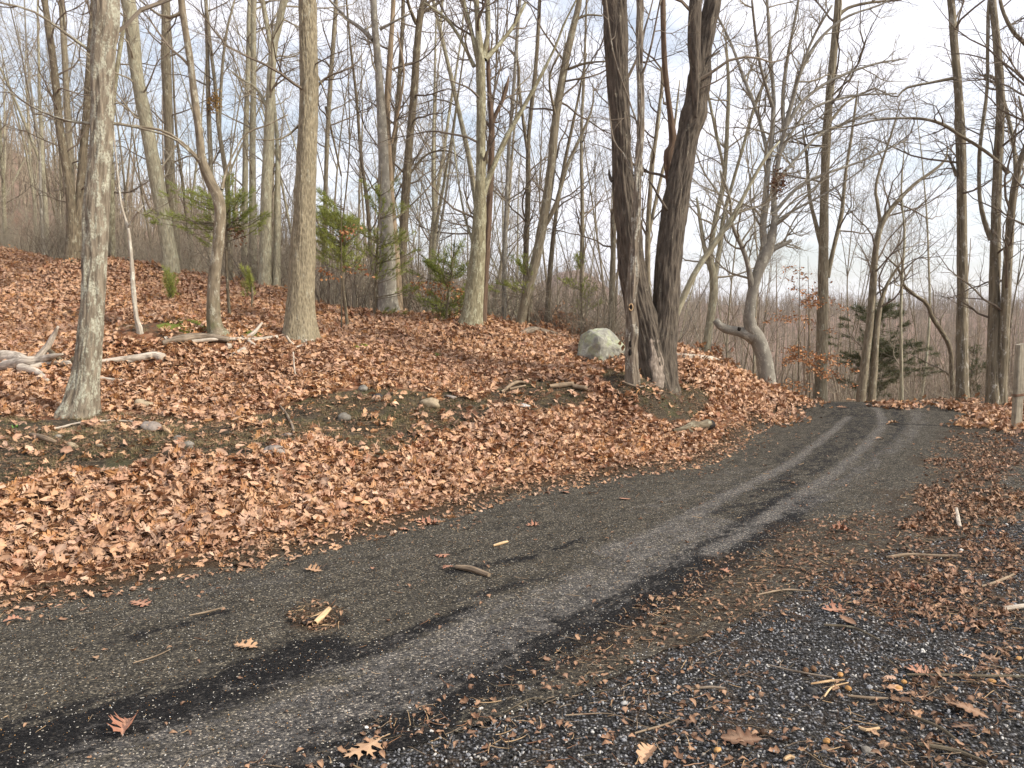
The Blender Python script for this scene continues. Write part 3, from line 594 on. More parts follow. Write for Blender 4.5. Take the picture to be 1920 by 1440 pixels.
def strokeval(x, y, strokes):
    v = np.zeros(x.shape)
    for pl, wd, val in strokes:
        q = catmull([flat(*p) for p in pl], 6); D = np.full(x.shape, 1e9)
        wv = np.linspace(wd[0], wd[1], len(q) - 1)
        for i in range(len(q) - 1):
            a = q[i]; u = q[i + 1] - a; l2 = (u ** 2).sum(); t = np.clip(((x - a[0]) * u[0] + (y - a[1]) * u[1]) / l2, 0, 1)
            D = np.minimum(D, np.hypot(x - a[0] - t * u[0], y - a[1] - t * u[1]) / wv[i])
        v = np.maximum(v, val * np.clip((1.75 - D) / 1.3, 0, 1))
    return v
WET = [([(-260, 1480), (0, 1415), (180, 1370), (360, 1325), (500, 1265), (590, 1215)], (.22, .14), 1.2), ([(560, 1260), (690, 1225), (800, 1180), (880, 1145)], (.09, .06), 1.0),
       ([(560, 1165), (640, 1170)], (.09, .08), .75), ([(850, 1075), (1000, 1045), (1100, 1010)], (.07, .05), .7), ([(250, 1200), (420, 1150)], (.06, .05), .6), ([(900, 1120), (1050, 1080)], (.06, .05), .6),
       ([(300, 1600), (560, 1450), (720, 1345), (900, 1250), (1080, 1170), (1260, 1085), (1400, 1005), (1500, 935)], (.30, .18), 1.25),
       ([(1150, 1070), (1320, 985), (1440, 915), (1530, 855), (1590, 805), (1600, 775), (1550, 758)], (.25, .6), .5),
       ([(1560, 920), (1650, 850), (1690, 800), (1680, 775), (1640, 757)], (.12, .12), .55)]
PALE = [([(60, 1560), (330, 1430), (560, 1350), (780, 1250), (1000, 1150), (1180, 1065), (1330, 980)], (.36, .22), .85),
        ([(1130, 1040), (1260, 985), (1370, 930), (1480, 870), (1560, 810), (1590, 780)], (.09, .06), 1.1), ([(1330, 1040), (1450, 965), (1560, 890), (1630, 830), (1655, 790), (1640, 765)], (.08, .07), 1.1),
        ([(1500, 960), (1620, 880), (1700, 820), (1720, 785), (1700, 760)], (.1, .16), .7), ([(300, 1150), (500, 1090), (760, 1040)], (.2, .15), .35), ([(1200, 960), (1400, 880)], (.15, .15), .5)]
CRACK = [([(820, 1225), (900, 1195), (1000, 1180)], (.012, .012), .9), ([(850, 1205), (960, 1165), (1060, 1130)], (.012, .012), .8), ([(960, 1175), (1010, 1170)], (.012, .012), .8)]
DIRTP = [[(1040, 1190), (1300, 1080), (1560, 960), (1740, 860), (1800, 790), (1920, 790), (1920, 980), (1640, 1090), (1350, 1200), (1150, 1260), (1000, 1330)],
         [(1540, 1080), (1920, 1000), (1920, 1200), (1600, 1170)], [(1650, 1280), (1920, 1180), (1920, 1440), (1500, 1440)], [(640, 1360), (1000, 1260), (1300, 1300), (1250, 1440), (700, 1440)]]
def ribbon(name, s0, s1, ds, d0, d1f, nd, zoff, mat):
    ss = np.arange(s0, s1, ds); u = np.linspace(0, 1, nd); d1 = d1f(ss)
    D = d0 + (d1[:, None] - d0) * u[None]; Sg = np.repeat(ss[:, None], nd, 1)
    q = offs(Sg.ravel(), D.ravel()); x, y = q[:, 0], q[:, 1]; z = H(x, y) + zoff
    px, py = proj(x, y, z); near = y > .8; px = px + (fbm(x * 1.7, y * 1.7, 61) - .5) * 240; py = py + (fbm(x * 2.3, y * 2.3, 62) - .5) * 110
    dirt = np.zeros(x.shape)
    for pl, v in zip(DIRTP, (.54, .46, .38, .3)): dirt = np.maximum(dirt, np.where(inpoly(px, py, pl) & near, v, 0))
    dd = D.ravel(); px0, py0 = proj(x, y, z); dirt = np.maximum(dirt, .8 * np.clip(1.6 - np.hypot((px0 - 592) / 60, (py0 - 1160) / 36), 0, 1)); dirt = np.maximum(dirt, np.clip(1 - (dd + .05) / .32, 0, 1) * .95); dirt = np.where(dd > 2.35, np.maximum(dirt, .34), dirt)
    dg = dirt.reshape(D.shape)
    for _ in range(4): dg[1:-1, 1:-1] = (dg[1:-1, 1:-1] + dg[:-2, 1:-1] + dg[2:, 1:-1] + dg[1:-1, :-2] + dg[1:-1, 2:]) / 5
    At = {'ln': np.stack([dd, Sg.ravel(), 0 * dd], 1), 'dirt': dg.ravel(), 'wet': strokeval(x, y, WET), 'pale': strokeval(x, y, PALE), 'crack': strokeval(x, y, CRACK)}
    n, k = D.shape; I = np.arange(n * k).reshape(n, k)
    F = np.stack([I[:-1, :-1], I[:-1, 1:], I[1:, 1:], I[1:, :-1]], -1).reshape(-1, 4)
    return tag(link(name, mk(name, np.stack([x, y, z], 1), [F], At), mat), kind='structure')
lm = lanemat('lane_surface')
ribbon('gravel_apron', 1, S_END, .09, 2.15, apron, 80, .004, gravelmat('gravel_apron'))
ribbon('lane', 1, S_END, .06, -.1, lambda s: 2.42 + .10 * (fbm(s * 2.5, s * 0, 4) - .5) + .06 * (fbm(s * 9, s * 0, 6) - .5) + .9 * np.clip((s - 16) / 8, 0, 1), 56, .012, lm)

hz = mk('haze', [(sx * 1650, sy * 1650, z) for z in (-32, 130) for sy in (-1, 1) for sx in (-1, 1)], [np.array([(0, 2, 3, 1), (4, 5, 7, 6), (0, 1, 5, 4), (2, 6, 7, 3), (0, 4, 6, 2), (1, 3, 7, 5)])], None, False)
hm = bpy.data.materials.new('haze'); hm.use_nodes = True; hm.node_tree.nodes.clear(); ho = hm.node_tree.nodes.new('ShaderNodeOutputMaterial'); hv = hm.node_tree.nodes.new('ShaderNodeVolumePrincipled')
hv.inputs['Density'].default_value = .00018; hv.inputs['Color'].default_value = (.86, .90, 1, 1); hm.node_tree.links.new(hv.outputs[0], ho.inputs['Volume'])
tag(link('haze', hz, hm), 'thin pale blue haze over the far hills', 'haze', kind='stuff')

# ================================================================== TREES
def stem(V, F, A, n0, pts, sides, step, org, rough=0., flare=0.):
    """one stem from (x,y,z,r) control points"""
    c = catmull(pts, 8); ln = np.concatenate([[0], np.cumsum(np.linalg.norm(np.diff(c[:, :3], axis=0), axis=1))])
    m = max(4, int(ln[-1] / step)); q = np.linspace(0, ln[-1], m); c = np.stack([np.interp(q, ln, c[:, i]) for i in range(4)], 1)
    Pn, r = c[:, :3], c[:, 3]; T = np.gradient(Pn, axis=0); T /= np.linalg.norm(T, axis=1)[:, None]
    up = abs((Pn[-1] - Pn[0])[2]) > .5 * np.linalg.norm(Pn[-1] - Pn[0]); ref = np.array([1., 0, 0]) if up else np.array([0, 0, 1.])
    U = np.cross(T, ref); U /= np.linalg.norm(U, axis=1)[:, None]; W = np.cross(T, U); th = np.arange(sides) * TAU / sides
    ph = R.random() * 9; cx, cy = np.cos(th)[None], np.sin(th)[None]; R_ = r[:, None] * np.ones((1, sides)); hh = q[:, None]
    nz = fbm(cx * 1.6 + hh * 1.1 + ph, cy * 1.6 - hh * .8 + 9 + ph, 3, 3) - .5; nz2 = fbm(cx * 1.3 - hh * 2.2 + 31 + ph, cy * 1.3 + hh * 2.0, 5, 3) - .5
    R_ = R_ * (1 + .16 * nz + .16 * nz2)
    if rough:
        k = 24; a = fbm(cx * r[:, None] * k + hh * 1.7, cy * r[:, None] * k + hh * 1.5 + ph, 8, 3); b = fbm(cx * r[:, None] * k - hh * 1.9 + 50, cy * r[:, None] * k - hh * 1.6, 18, 3)
        R_ = R_ + rough * (np.abs(a - .5) + np.abs(b - .5) - .25) * 2
    if flare:
        k = R.choice((4, 5)); R_ = R_ * (1 + flare * np.exp(-hh / .4) * (np.cos(k * th + ph)[None] * .5 + np.cos(2 * th + ph * 2)[None] * .25))
    X3 = Pn[:, None] + R_[..., None] * (U[:, None] * cx[..., None] + W[:, None] * cy[..., None]) - np.array(org)
    At = np.stack(np.broadcast_arrays(r[:, None] * cx, r[:, None] * cy, hh + ph), -1)
    I = np.arange(m * sides).reshape(m, sides) + n0; a = I[:-1]; b = I[1:]
    V.append(X3.reshape(-1, 3)); A.append(At.reshape(-1, 3)); F.append(np.stack([a, np.roll(a, -1, 1), np.roll(b, -1, 1), b], -1).reshape(-1, 4))
    # end cap
    V.append((Pn[-1] - np.array(org))[None]); A.append(np.zeros((1, 3))); e = n0 + m * sides; I2 = I[-1]
    F.append(np.stack([I2, np.roll(I2, -1), np.full(sides, e), np.full(sides, e)], -1))
    return c, n0 + m * sides + 1
def stems_mesh(name, V, F, A, smooth=True):
    F = np.vstack(F); quad = F[F[:, 2] != F[:, 3]]; tri = F[F[:, 2] == F[:, 3]][:, :3]
    return mk(name, np.vstack(V), [quad, tri], {'bk': np.vstack(A)}, smooth)
NP_ = {1: 9, 2: 6, 3: 4}; SD_ = {1: 5, 2: 3, 3: 3}
def grow(tb, p, d, Ln, r, lv, mx=3, bias=Vector((0, 0, .25)), wob=.22, kids=None):
    n = NP_[lv]; st = Ln / (n - 1); pts = [p]; rad = [r]; q = p.copy(); d = d.normalized()
    for i in range(1, n):
        d = (d + Vector((R.gauss(0, wob), R.gauss(0, wob), R.gauss(0, wob))) + bias * .22).normalized(); q = q + d * st; pts.append(q)
        rad.append(max(r * (1 - .82 * i / (n - 1)), .0012))
    tb.add(pts, rad, SD_[lv])
    if lv < mx:
        nk = kids[lv - 1] if kids else (7 if lv == 1 else 4)
        for _ in range(nk):
            t = R.uniform(.22, .98); k = min(int(t * (n - 1)), n - 2); f = t * (n - 1) - k
            pp = pts[k].lerp(pts[k + 1], f); dd = (pts[k + 1] - pts[k]).normalized()
            ax = Vector((R.gauss(0, 1), R.gauss(0, 1), R.gauss(0, 1))); ax = (ax - dd * ax.dot(dd)).normalized(); an = math.radians(R.uniform(25, 62))
            grow(tb, pp, dd * math.cos(an) + ax * math.sin(an), Ln * R.uniform(.32, .6) * (1.15 - .5 * t), max(rad[k] * .6, .0022), lv + 1, mx, bias, wob, kids)
def limbpts(li, Y):
    sg = R.uniform(-.55, .55); o = []; p0 = P(li[0][0], li[0][1], Y); L0 = 0; pr = p0
    for (a, b, c) in li:
        q = P(a, b, Y); L0 += (q - pr).length; pr = q; yy = Y + sg * L0; q = P(a, b, yy); o.append((q.x, q.y, q.z, c / 2880 * yy))
    return o
for T in TREES:
    Y = T['Y']; b0 = T['st'][0][0]; bp = P(b0[0], b0[1], Y); gz = gh(bp.x, Y); org = (bp.x, Y, gz)
    root = empty(T['k'], org, T['lab'], 'tree')
    near = Y < 13; V, F, A, n = [], [], [], 0; curves = []
    for si, st in enumerate(T['st']):
        wf = (.92 if st[0][2] > 12 else .96) / math.sqrt(1 + ((b0[0] - 960) / 1440) ** 2); pts_ = []
        sg = R.uniform(-.12, .12) if si else 0; L0 = 0; pr = None
        for (a, b, c) in st:
            q = P(a, b, Y); L0 += (q - pr).length if pr else 0; pr = q; yy = Y + sg * L0; q = P(a, b, yy); pts_.append((q.x, q.y, q.z, c / 2880 * yy * wf))
        if si == 0 or abs(st[0][1] - b0[1]) < 30:      # foot goes into the ground
            x, y, z, r = pts_[0]; zz = min(z, gh(x, y)) - .35; pts_.insert(0, (x, y, zz, r * 1.12))
        if st[-1][1] < 60 and T.get('top', 1):          # the tree goes on above the picture
            v = Vector(pts_[-1][:3]) - Vector(pts_[-3][:3]); v.normalize(); q = Vector(pts_[-1][:3]); r = pts_[-1][3]
            for k in range(5):
                v = (v + Vector((R.gauss(0, .12), R.gauss(0, .12), .15))).normalized(); q = q + v * R.uniform(.8, 1.2) * (1.2 if near else 1); r *= .72; pts_.append((q.x, q.y, q.z, r))
        else: pts_[-1] = (*pts_[-1][:3], pts_[-1][3] * .6)
        big = pts_[1][3] > .1
        c, n = stem(V, F, A, n, pts_, (110 if big else 28) if near else (16 if Y < 18 else 10), (.045 if big else .08) if near else .2, org, rough=T.get('rg', .03) if (near and big) else (.006 if near else .012), flare=T.get('flare', .12) if si == 0 else 0)
        curves.append(c)
    link('trunk', stems_mesh('trunk', V, F, A), MB[T['m']], root)
    tb = Tubes(org); bias = Vector(T.get('bias', (0, 0, .25))); dense = 1.0
    for li in T.get('li', []):
        V, F, A = [], [], []; lp = limbpts(li, Y); lp[0] = (lp[0][0], lp[0][1], lp[0][2], lp[0][3] * 1.1)
        c, _ = stem(V, F, A, 0, lp, 8 if li[0][2] < 12 else 20, .12, org)
        link('limb', stems_mesh('limb', V, F, A), MB[T['m']], root)
        if li[0][2] < 14 and len(li) > 2: curves.append(c)
    ncur = len(T['st'])
    for ci, c in enumerate(curves):
        hi = c[:, 2] > (gz + (3.2 if T.get('hi') else 1.6)); idx = np.nonzero(hi)[0]
        if len(idx) < 2: continue
        limb = ci >= ncur; wgt = (c[idx[-1], 2] - c[idx[0], 2]) + np.linalg.norm(c[idx[-1], :2] - c[idx[0], :2])
        nb = int(wgt * 1.05 * T.get('nb', 12) / 12 * T.get('tw', 1) * (2.2 if limb else 1)) + 2
        for _ in range(nb):
            k = idx[int(len(idx) * R.random() ** .8)]; k = min(k, len(c) - 2); p = Vector(c[k, :3]); r = c[k, 3]; dd = Vector(c[k + 1, :3]) - p; dd.normalize()
            ax = Vector((R.gauss(0, 1), R.gauss(0, .8), R.gauss(0, .3))); ax = (ax - dd * ax.dot(dd)).normalized(); an = math.radians(R.uniform(30, 75))
            Ln = R.uniform(.5, 1.3) * (1.0 if limb else 1.5) * (1.5 if r > .05 else 1)
            grow(tb, p, dd * math.cos(an) + ax * math.sin(an), Ln, min(r * .4, .022) + .003, 1, 3, bias, .2)
    if tb.b: link('crown', tb.mesh('crown', False), TWOF.get(T['m'], TW_D), root)
    T['root'] = root; T['org'] = org; T['curves'] = curves[:ncur]
def tree(label_part):
    return [t for t in TREES if label_part in t['lab']][0]

def lump(name, seed, sx, sy, sz, sub=2, amp=.25, cut=.0):
    import bmesh
    bm = bmesh.new(); bmesh.ops.create_icosphere(bm, subdivisions=sub, radius=1)
    o = Vector((seed * 7.3, seed * 3.1, seed))
    for v in bm.verts:
        d = mnoise.noise(v.co * .9 + o) * amp * 2 + mnoise.noise(v.co * 2.3 + o) * amp * .8 + (mnoise.noise(v.co * 6 + o) * amp * .25 if sub > 3 else 0)
        v.co = v.co * (1 + d); v.co.x *= sx; v.co.y *= sy; v.co.z *= sz
    me = bpy.data.meshes.new(name); bm.to_mesh(me); bm.free()
    if sub > 2: me.polygons.foreach_set('use_smooth', [True] * len(me.polygons))
    return me
# details on the traced trunks: scar, nest hole, sawn ends
dt = tree('big dark tree'); 
def surface_patch(name, tr, cx, cy, wpx, hpx, mat, seed):
    """a slightly proud patch following the trunk's face"""
    Y = tr['Y']; nu, nv = 16, 24; V = []
    crv = tr['curves'][tr.get('pc', 0)]
    for j in range(nv + 1):
        for i in range(nu + 1):
            u = i / nu * 2 - 1; v = j / nv * 2 - 1; py = cy + v * hpx / 2; wv = math.sqrt(max(0, 1 - v * v)) * (1 + .35 * mnoise.noise(Vector((seed, v * 2.2, 0)))); px = cx + u * wpx / 2 * wv + 6 * mnoise.noise(Vector((v * 3, seed, 1)))
            q = P(px, py, Y); k = np.argmin(np.abs(crv[:, 2] - q.z)); r = crv[k, 3]; dx = q.x - crv[k, 0]
            yy = crv[k, 1] - math.sqrt(max(r * r * 1.02 - dx * dx, .0004)) + .012 * mnoise.noise(Vector((px * .15, py * .15, seed))) - .022 * (1 - max(abs(u), abs(v)) ** 3) + .03 * (max(abs(u), abs(v)) > .85)
            q2 = P(px, py, yy); V.append((q2.x - tr['org'][0], q2.y - tr['org'][1], q2.z - tr['org'][2]))
    I = np.arange((nu + 1) * (nv + 1)).reshape(nv + 1, nu + 1); F = np.stack([I[:-1, :-1], I[1:, :-1], I[1:, 1:], I[:-1, 1:]], -1).reshape(-1, 4)
    V = np.array(V)
    return link(name, mk(name, V, [F], {'bk': V[:, [0, 1, 2]]}), mat, tr['root'])
dt['pc'] = 0
surface_patch('bark_scar', dt, 1232, 682, 40, 128, M_SCAR, 1.3)
sn = tree('slim pale dead trunk')
def ring_disc(tr, px, py, rx, rz, name, mat, off):
    crv = tr['curves'][0]; q = P(px, py, tr['Y']); k = np.argmin(np.abs(crv[:, 2] - q.z)); yy = crv[k, 1] - crv[k, 3] - off
    q = P(px, py, yy); return q - Vector(tr['org'])
q = ring_disc(sn, 1183, 576, 0, 0, '', None, .006)
tb = Tubes(); ring = [q + Vector((math.cos(a) * .026, 0, math.sin(a) * .045)) for a in np.linspace(0, TAU, 17)]; tb.add(ring, [.009] * 17, 6); link('nest_hole_rim', tb.mesh('nest_hole_rim'), M_FRESH, sn['root'])
me = lump('nest_hole', 2, .024, .012, .043, 2, .05); o = link('nest_hole', me, M_HOLE, sn['root']); o.location = q + Vector((0, .004, 0))
q = ring_disc(sn, 1182, 645, 0, 0, '', None, .0); o = link('knot_hollow', lump('knot_hollow', 5, .02, .012, .05, 2, .2), M_HOLE, sn['root']); o.location = q
q = ring_disc(sn, 1181, 661, 0, 0, '', None, .0); o = link('knot_hollow', o.data, None, sn['root']); o.location = q
for px, py, s in ():
    o = link('burl', lump('burl', px, s, s, s * 1.3, 3, .3), MB['dark'], dt['root']); p = P(px, py, dt['Y'] - .02); o.location = p - Vector(dt['org'])
bt = tree('smooth grey beech'); o = link('branch_stub', lump('branch_stub', 3, .05, .04, .06, 3, .2), M_HOLE, bt['root']); o.location = P(1386, 617, 15.5 - .17) - Vector(bt['org']); o.scale = (.7, .7, .7)

# -------- filler trees: prototypes and copies
def proto_tree(seed, h, r0, fork=0, far=False):
    R.seed(seed); tb = Tubes(); V, F, A, n = [], [], [], 0; lean = R.gauss(0, .05), R.gauss(0, .05)
    def st_(p, d, L_, r, k):
        pts_ = [(*p, r)]; q = Vector(p); v = Vector(d)
        for i in range(k):
            v = (v + Vector((R.gauss(0, .045), R.gauss(0, .045), .03))).normalized(); q = q + v * L_ / k; pts_.append((q.x, q.y, q.z, r * (1 - .85 * (i + 1) / k)))
        return pts_
    main = st_((0, 0, -.5), (lean[0], lean[1], 1), h, r0, 9); main[0] = (*main[0][:3], r0 * 1.4); main[1] = (*main[1][:3], r0 * .95)
    L_ = [main]
    for _ in range(fork):
        k = R.choice((3, 4, 5)); p = main[k]; a = R.uniform(0, TAU); L_.append(st_(p[:3], (math.cos(a) * .4, math.sin(a) * .4, 1), h * (1 - k / 10), p[3] * .75, 6))
    cs = []
    for m_ in L_:
        c, n = stem(V, F, A, n, m_, 6 if far else 9, .9 if far else .35, (0, 0, 0)); cs.append(c)
    for c in cs:
        for _ in range(int((13 if far else 17) * (1 if c is cs[0] else .6))):
            t = R.uniform(.2, .98); k = min(int(t * len(c)), len(c) - 2); p = Vector(c[k, :3]); a = R.uniform(0, TAU); el = R.uniform(.25, 1.0)
            grow(tb, p, Vector((math.cos(a), math.sin(a), el)), h * R.uniform(.1, .22) * (1.2 - .55 * t), max(c[k, 3] * .38, .008), 1, 3 if not far else 2, Vector((0, 0, .5)), .2, (8, 4) if not far else (7, 3))
    return stems_mesh('trunk', V, F, A), tb
protos = []
for i in range(10):
    me, tb = proto_tree(100 + i, 11 + 5 * ((i * 37) % 10) / 10, (.05, .06, .075, .095, .12, .065, .05, .10, .08, .04)[i], (0, 1, 0, 1, 0, 2, 1, 0, 1, 2)[i])
    me.materials.append(MB[('pale', 'grey', 'brown', 'pale', 'olive', 'grey', 'beech', 'grey', 'pale', 'brown')[i]]); cm = tb.mesh('crown', False); cm.materials.append(TW_D if i % 3 else TW_P); protos.append((me, cm))
R.seed(5)
CREST = ([-100, 0, 330, 640, 960, 1300, 1500, 1700, 1920, 2050], [29, 28, 23, 19, 18.5, 18, 20.5, 21, 19, 19])
fill = []; placed = [(t['org'][0], t['org'][1]) for t in TREES]; nf = 0
for i in range(1500):
    if nf >= 118: break
    left = R.random() < .74; px = R.uniform(-220, 1050) if left else R.uniform(1050, 2140); cy = np.interp(px, *CREST); Y = cy + (48 - cy) * R.random() ** 1.2
    x = (px - 960) / 1440 * Y
    if any((x - a) ** 2 + (Y - b) ** 2 < .7 for a, b in placed): continue
    dd, ss = lane([x], [Y])
    if -1.5 < dd[0] < 5 and Y < 24: continue
    placed.append((x, Y)); nf += 1; pr = protos[R.choice((0, 1, 2, 3, 4, 5, 6, 7, 8, 9) if left else (0, 1, 2, 5, 6, 9, 9, 0))]
    s = R.uniform(.8, 1.2)
    gr = 'bare trees beyond the leafy rise' if left else 'bare trees beyond the lane bend'
    rt = empty('bare_tree', (x, Y, gh(x, Y)), 'bare tree', 'tree', gr); rt.rotation_euler = (R.gauss(0, .03), R.gauss(0, .03), R.uniform(0, TAU)); rt.scale = (s, s, s)
    fill.append((rt, px, Y, protos.index(pr), left))
    link('trunk', pr[0], None, rt); link('crown', pr[1], None, rt)

REFS = [(152, 'the nearest lichen-blotched trunk'), (322, 'the thick leaning pale trunk'), (405, 'the crooked tree'), (497, 'the pale high-forked trunk'), (563, 'the big straight tree'), (732, 'the smooth grey trunk'), (882, 'the candelabra tree'), (974, 'the leaning grey-brown tree'), (1133, 'the boulder'),
        (1232, 'the dark double trunk'), (1330, 'the four-limbed grey tree'), (1441, 'the bent beech'), (1538, 'the rough trunk at the bend'), (1645, 'the dark cedar'), (1806, 'the single shaggy trunk'), (1862, 'the shaggy twin trunks')]
THICK = ['thin', 'slim', 'slim', 'stout', 'stout', 'thin', 'thin', 'stout', 'slim', 'thin']; TONE = ['pale', 'grey', 'brown', 'pale', 'olive-grey', 'grey', 'smooth grey', 'grey', 'pale', 'brown']
names = {}
for rt, px, Y, pi, left in fill:
    rf = min(REFS, key=lambda q: abs(q[0] - px)); names.setdefault('%s %s bare tree %s of %s' % (THICK[pi], TONE[pi], 'left' if px < rf[0] else 'right', rf[1]), []).append((Y, rt))
for k, v in names.items():
    v.sort(key=lambda q: q[0])
    for i, (Y, rt) in enumerate(v): rt['label'] = k if len(v) == 1 else '%s %s' % (('nearest', 'second nearest', 'third nearest', 'fourth nearest', 'fifth nearest', 'sixth nearest', 'seventh nearest', 'eighth nearest')[min(i, 7)], k)

# -------- scattered stuff through geometry nodes
def scatter(name, protolist, pos, rot, scl, idx, label=None, cat=None, mats=None, floor=None):
    """protolist: meshes; every point carries its own rotation, scale and pick"""
    pc = bpy.data.collections.new(name + '_pieces')
    for i, me in enumerate(protolist):
        o = bpy.data.objects.new('%s_piece_%02d' % (name, i), me); pc.objects.link(o)
    me = bpy.data.meshes.new(name); n = len(pos); me.vertices.add(n); me.vertices.foreach_set('co', np.asarray(pos, np.float32).ravel())
    for k, v, ty in (('rot', rot, 'FLOAT_VECTOR'), ('scl', scl, 'FLOAT'), ('pick', idx, 'INT')):
        a = me.attributes.new(k, ty, 'POINT'); a.data.foreach_set('vector' if ty == 'FLOAT_VECTOR' else 'value', np.asarray(v, np.int32 if ty == 'INT' else np.float32).ravel())
    o = bpy.data.objects.new(name, me); COL.objects.link(o)
    ng = bpy.data.node_groups.new(name, 'GeometryNodeTree'); ng.interface.new_socket('Geometry', in_out='INPUT', socket_type='NodeSocketGeometry'); ng.interface.new_socket('Geometry', in_out='OUTPUT', socket_type='NodeSocketGeometry')
    gi = ng.nodes.new('NodeGroupInput'); go = ng.nodes.new('NodeGroupOutput'); iop = ng.nodes.new('GeometryNodeInstanceOnPoints'); ci = ng.nodes.new('GeometryNodeCollectionInfo')
    ci.inputs['Collection'].default_value = pc; ci.inputs['Separate Children'].default_value = True; ci.inputs['Reset Children'].default_value = True
    def na(k, ty): q = ng.nodes.new('GeometryNodeInputNamedAttribute'); q.data_type = ty; q.inputs['Name'].default_value = k; return q.outputs['Attribute']
    ng.links.new(gi.outputs[0], iop.inputs['Points']); ng.links.new(ci.outputs[0], iop.inputs['Instance']); iop.inputs['Pick Instance'].default_value = True
    ng.links.new(na('pick', 'INT'), iop.inputs['Instance Index']); er = ng.nodes.new('FunctionNodeEulerToRotation'); ng.links.new(na('rot', 'FLOAT_VECTOR'), er.inputs[0]); ng.links.new(er.outputs[0], iop.inputs['Rotation'])
    ng.links.new(na('scl', 'FLOAT'), iop.inputs['Scale']); ng.links.new(iop.outputs[0], go.inputs[0])
    md = o.modifiers.new('scatter', 'NODES'); md.node_group = ng
    return tag(o, label, cat, kind='stuff')

# far wood on the hills
fp = []
for i in range(8):
    me, tb = proto_tree(300 + i, 9 + i % 4 * 1.5, .12 + .02 * (i % 3), i % 3, True); tb.flush()
    n0 = len(me.vertices); co = np.zeros(n0 * 3, np.float32); me.vertices.foreach_get('co', co); fl = [np.array(p.vertices[:]) for p in me.polygons]
    ak = np.zeros(n0 * 3, np.float32); me.attributes['bk'].data.foreach_get('vector', ak)
    q4 = np.array([f for f in fl if len(f) == 4]); t3 = np.array([f for f in fl if len(f) == 3]); TV = np.vstack(tb.V); TF = np.vstack(tb.F) + n0
    m2 = mk('far_tree', np.vstack([co.reshape(-1, 3), TV]), [np.vstack([q4, TF]), t3], {'bk': np.vstack([ak.reshape(-1, 3), np.vstack(tb.A)])}, False); m2.materials.append(FARW); fp.append(m2)
def sector(n, r0, r1, pw=1.0, az=46):
    r = np.sqrt(r0 ** 2 + (r1 ** 2 - r0 ** 2) * rng.random(n) ** pw); a = np.radians(rng.uniform(-az, az, n)); return r * np.sin(a), r * np.cos(a)
xs, ys = [], []
for n, a, b in ((1500, 50, 130), (7500, 130, 430), (3500, 430, 800)):
    x, y = sector(n, a, b); xs.append(x); ys.append(y)
x = np.concatenate(xs); y = np.concatenate(ys); z = H(x, y); m = len(x)
fs = rng.uniform(.55, 1.05, m); fs = np.where(np.hypot(x, y) > 430, fs * 1.3, fs)
scatter('far_wood', fp, np.stack([x, y, z], 1), np.stack([0 * x, 0 * x, rng.uniform(0, TAU, m)], 1), fs, rng.integers(0, 8, m), 'leafless brown wood covering the far hillsides', 'wood')

# brush
bp_ = []
for i in range(7):
    R.seed(500 + i); tb = Tubes()
    for _ in range(R.randint(3, 6)):
        a = R.uniform(0, TAU); grow(tb, Vector((math.cos(a) * .15, math.sin(a) * .15, -.1)), Vector((math.cos(a) * .35, math.sin(a) * .35, 1)), R.uniform(1.0, 2.8), R.uniform(.006, .013), 1, 3, Vector((0, 0, .3)), .16, (6, 4))
    me = tb.mesh('brush', False); me.materials.append(TW_D if i % 2 else TW_P); bp_.append(me)
n = 2900; px = rng.uniform(-350, 2250, n); cy = np.interp(px, *CREST) - 1.5; y = cy + (70 - cy) * rng.random(n) ** 1.5; x = (px - 960) / 1440 * y
dd, ss = lane(x, y); k = ~((dd > -2.2) & (dd < 4.6) & (y < 24)); x, y, px = x[k], y[k], px[k]
scatter('brush', bp_, np.stack([x, y, H(x, y)], 1), np.stack([0 * x, 0 * x, rng.uniform(0, TAU, len(x))], 1), rng.uniform(.5, 1.15, len(x)), rng.integers(0, 7, len(x)), 'tangle of thin bare brush beyond the rise and the lane bend', 'brush')

# ================================================================== LEAVES
OUTL = {'red': [(.03, .02), (.05, .13), (.15, .125), (.19, .07), (.23, .15), (.32, .17), (.22, .235), (.07, .27), (.08, .32), (.18, .36), (.27, .30), (.28, .40), (.42, .45), (.29, .49), (.30, .57), (.18, .50), (.07, .525), (.07, .58), (.15, .63), (.25, .62), (.22, .70), (.30, .79), (.16, .735), (.06, .755), (.08, .83), (.14, .91), (.05, .89)],
        'oak': [(.03, .03), (.07, .10), (.15, .15), (.10, .23), (.22, .25), (.26, .33), (.13, .40), (.28, .45), (.33, .55), (.16, .61), (.27, .67), (.26, .78), (.12, .81), (.12, .92), (.05, .98)],
        'oval': [(.04, .04), (.14, .18), (.21, .36), (.23, .52), (.20, .70), (.12, .87), (.04, .96)],
        'frag': [(.10, .10), (.30, .22), (.24, .5), (.34, .7), (.12, .88)]}
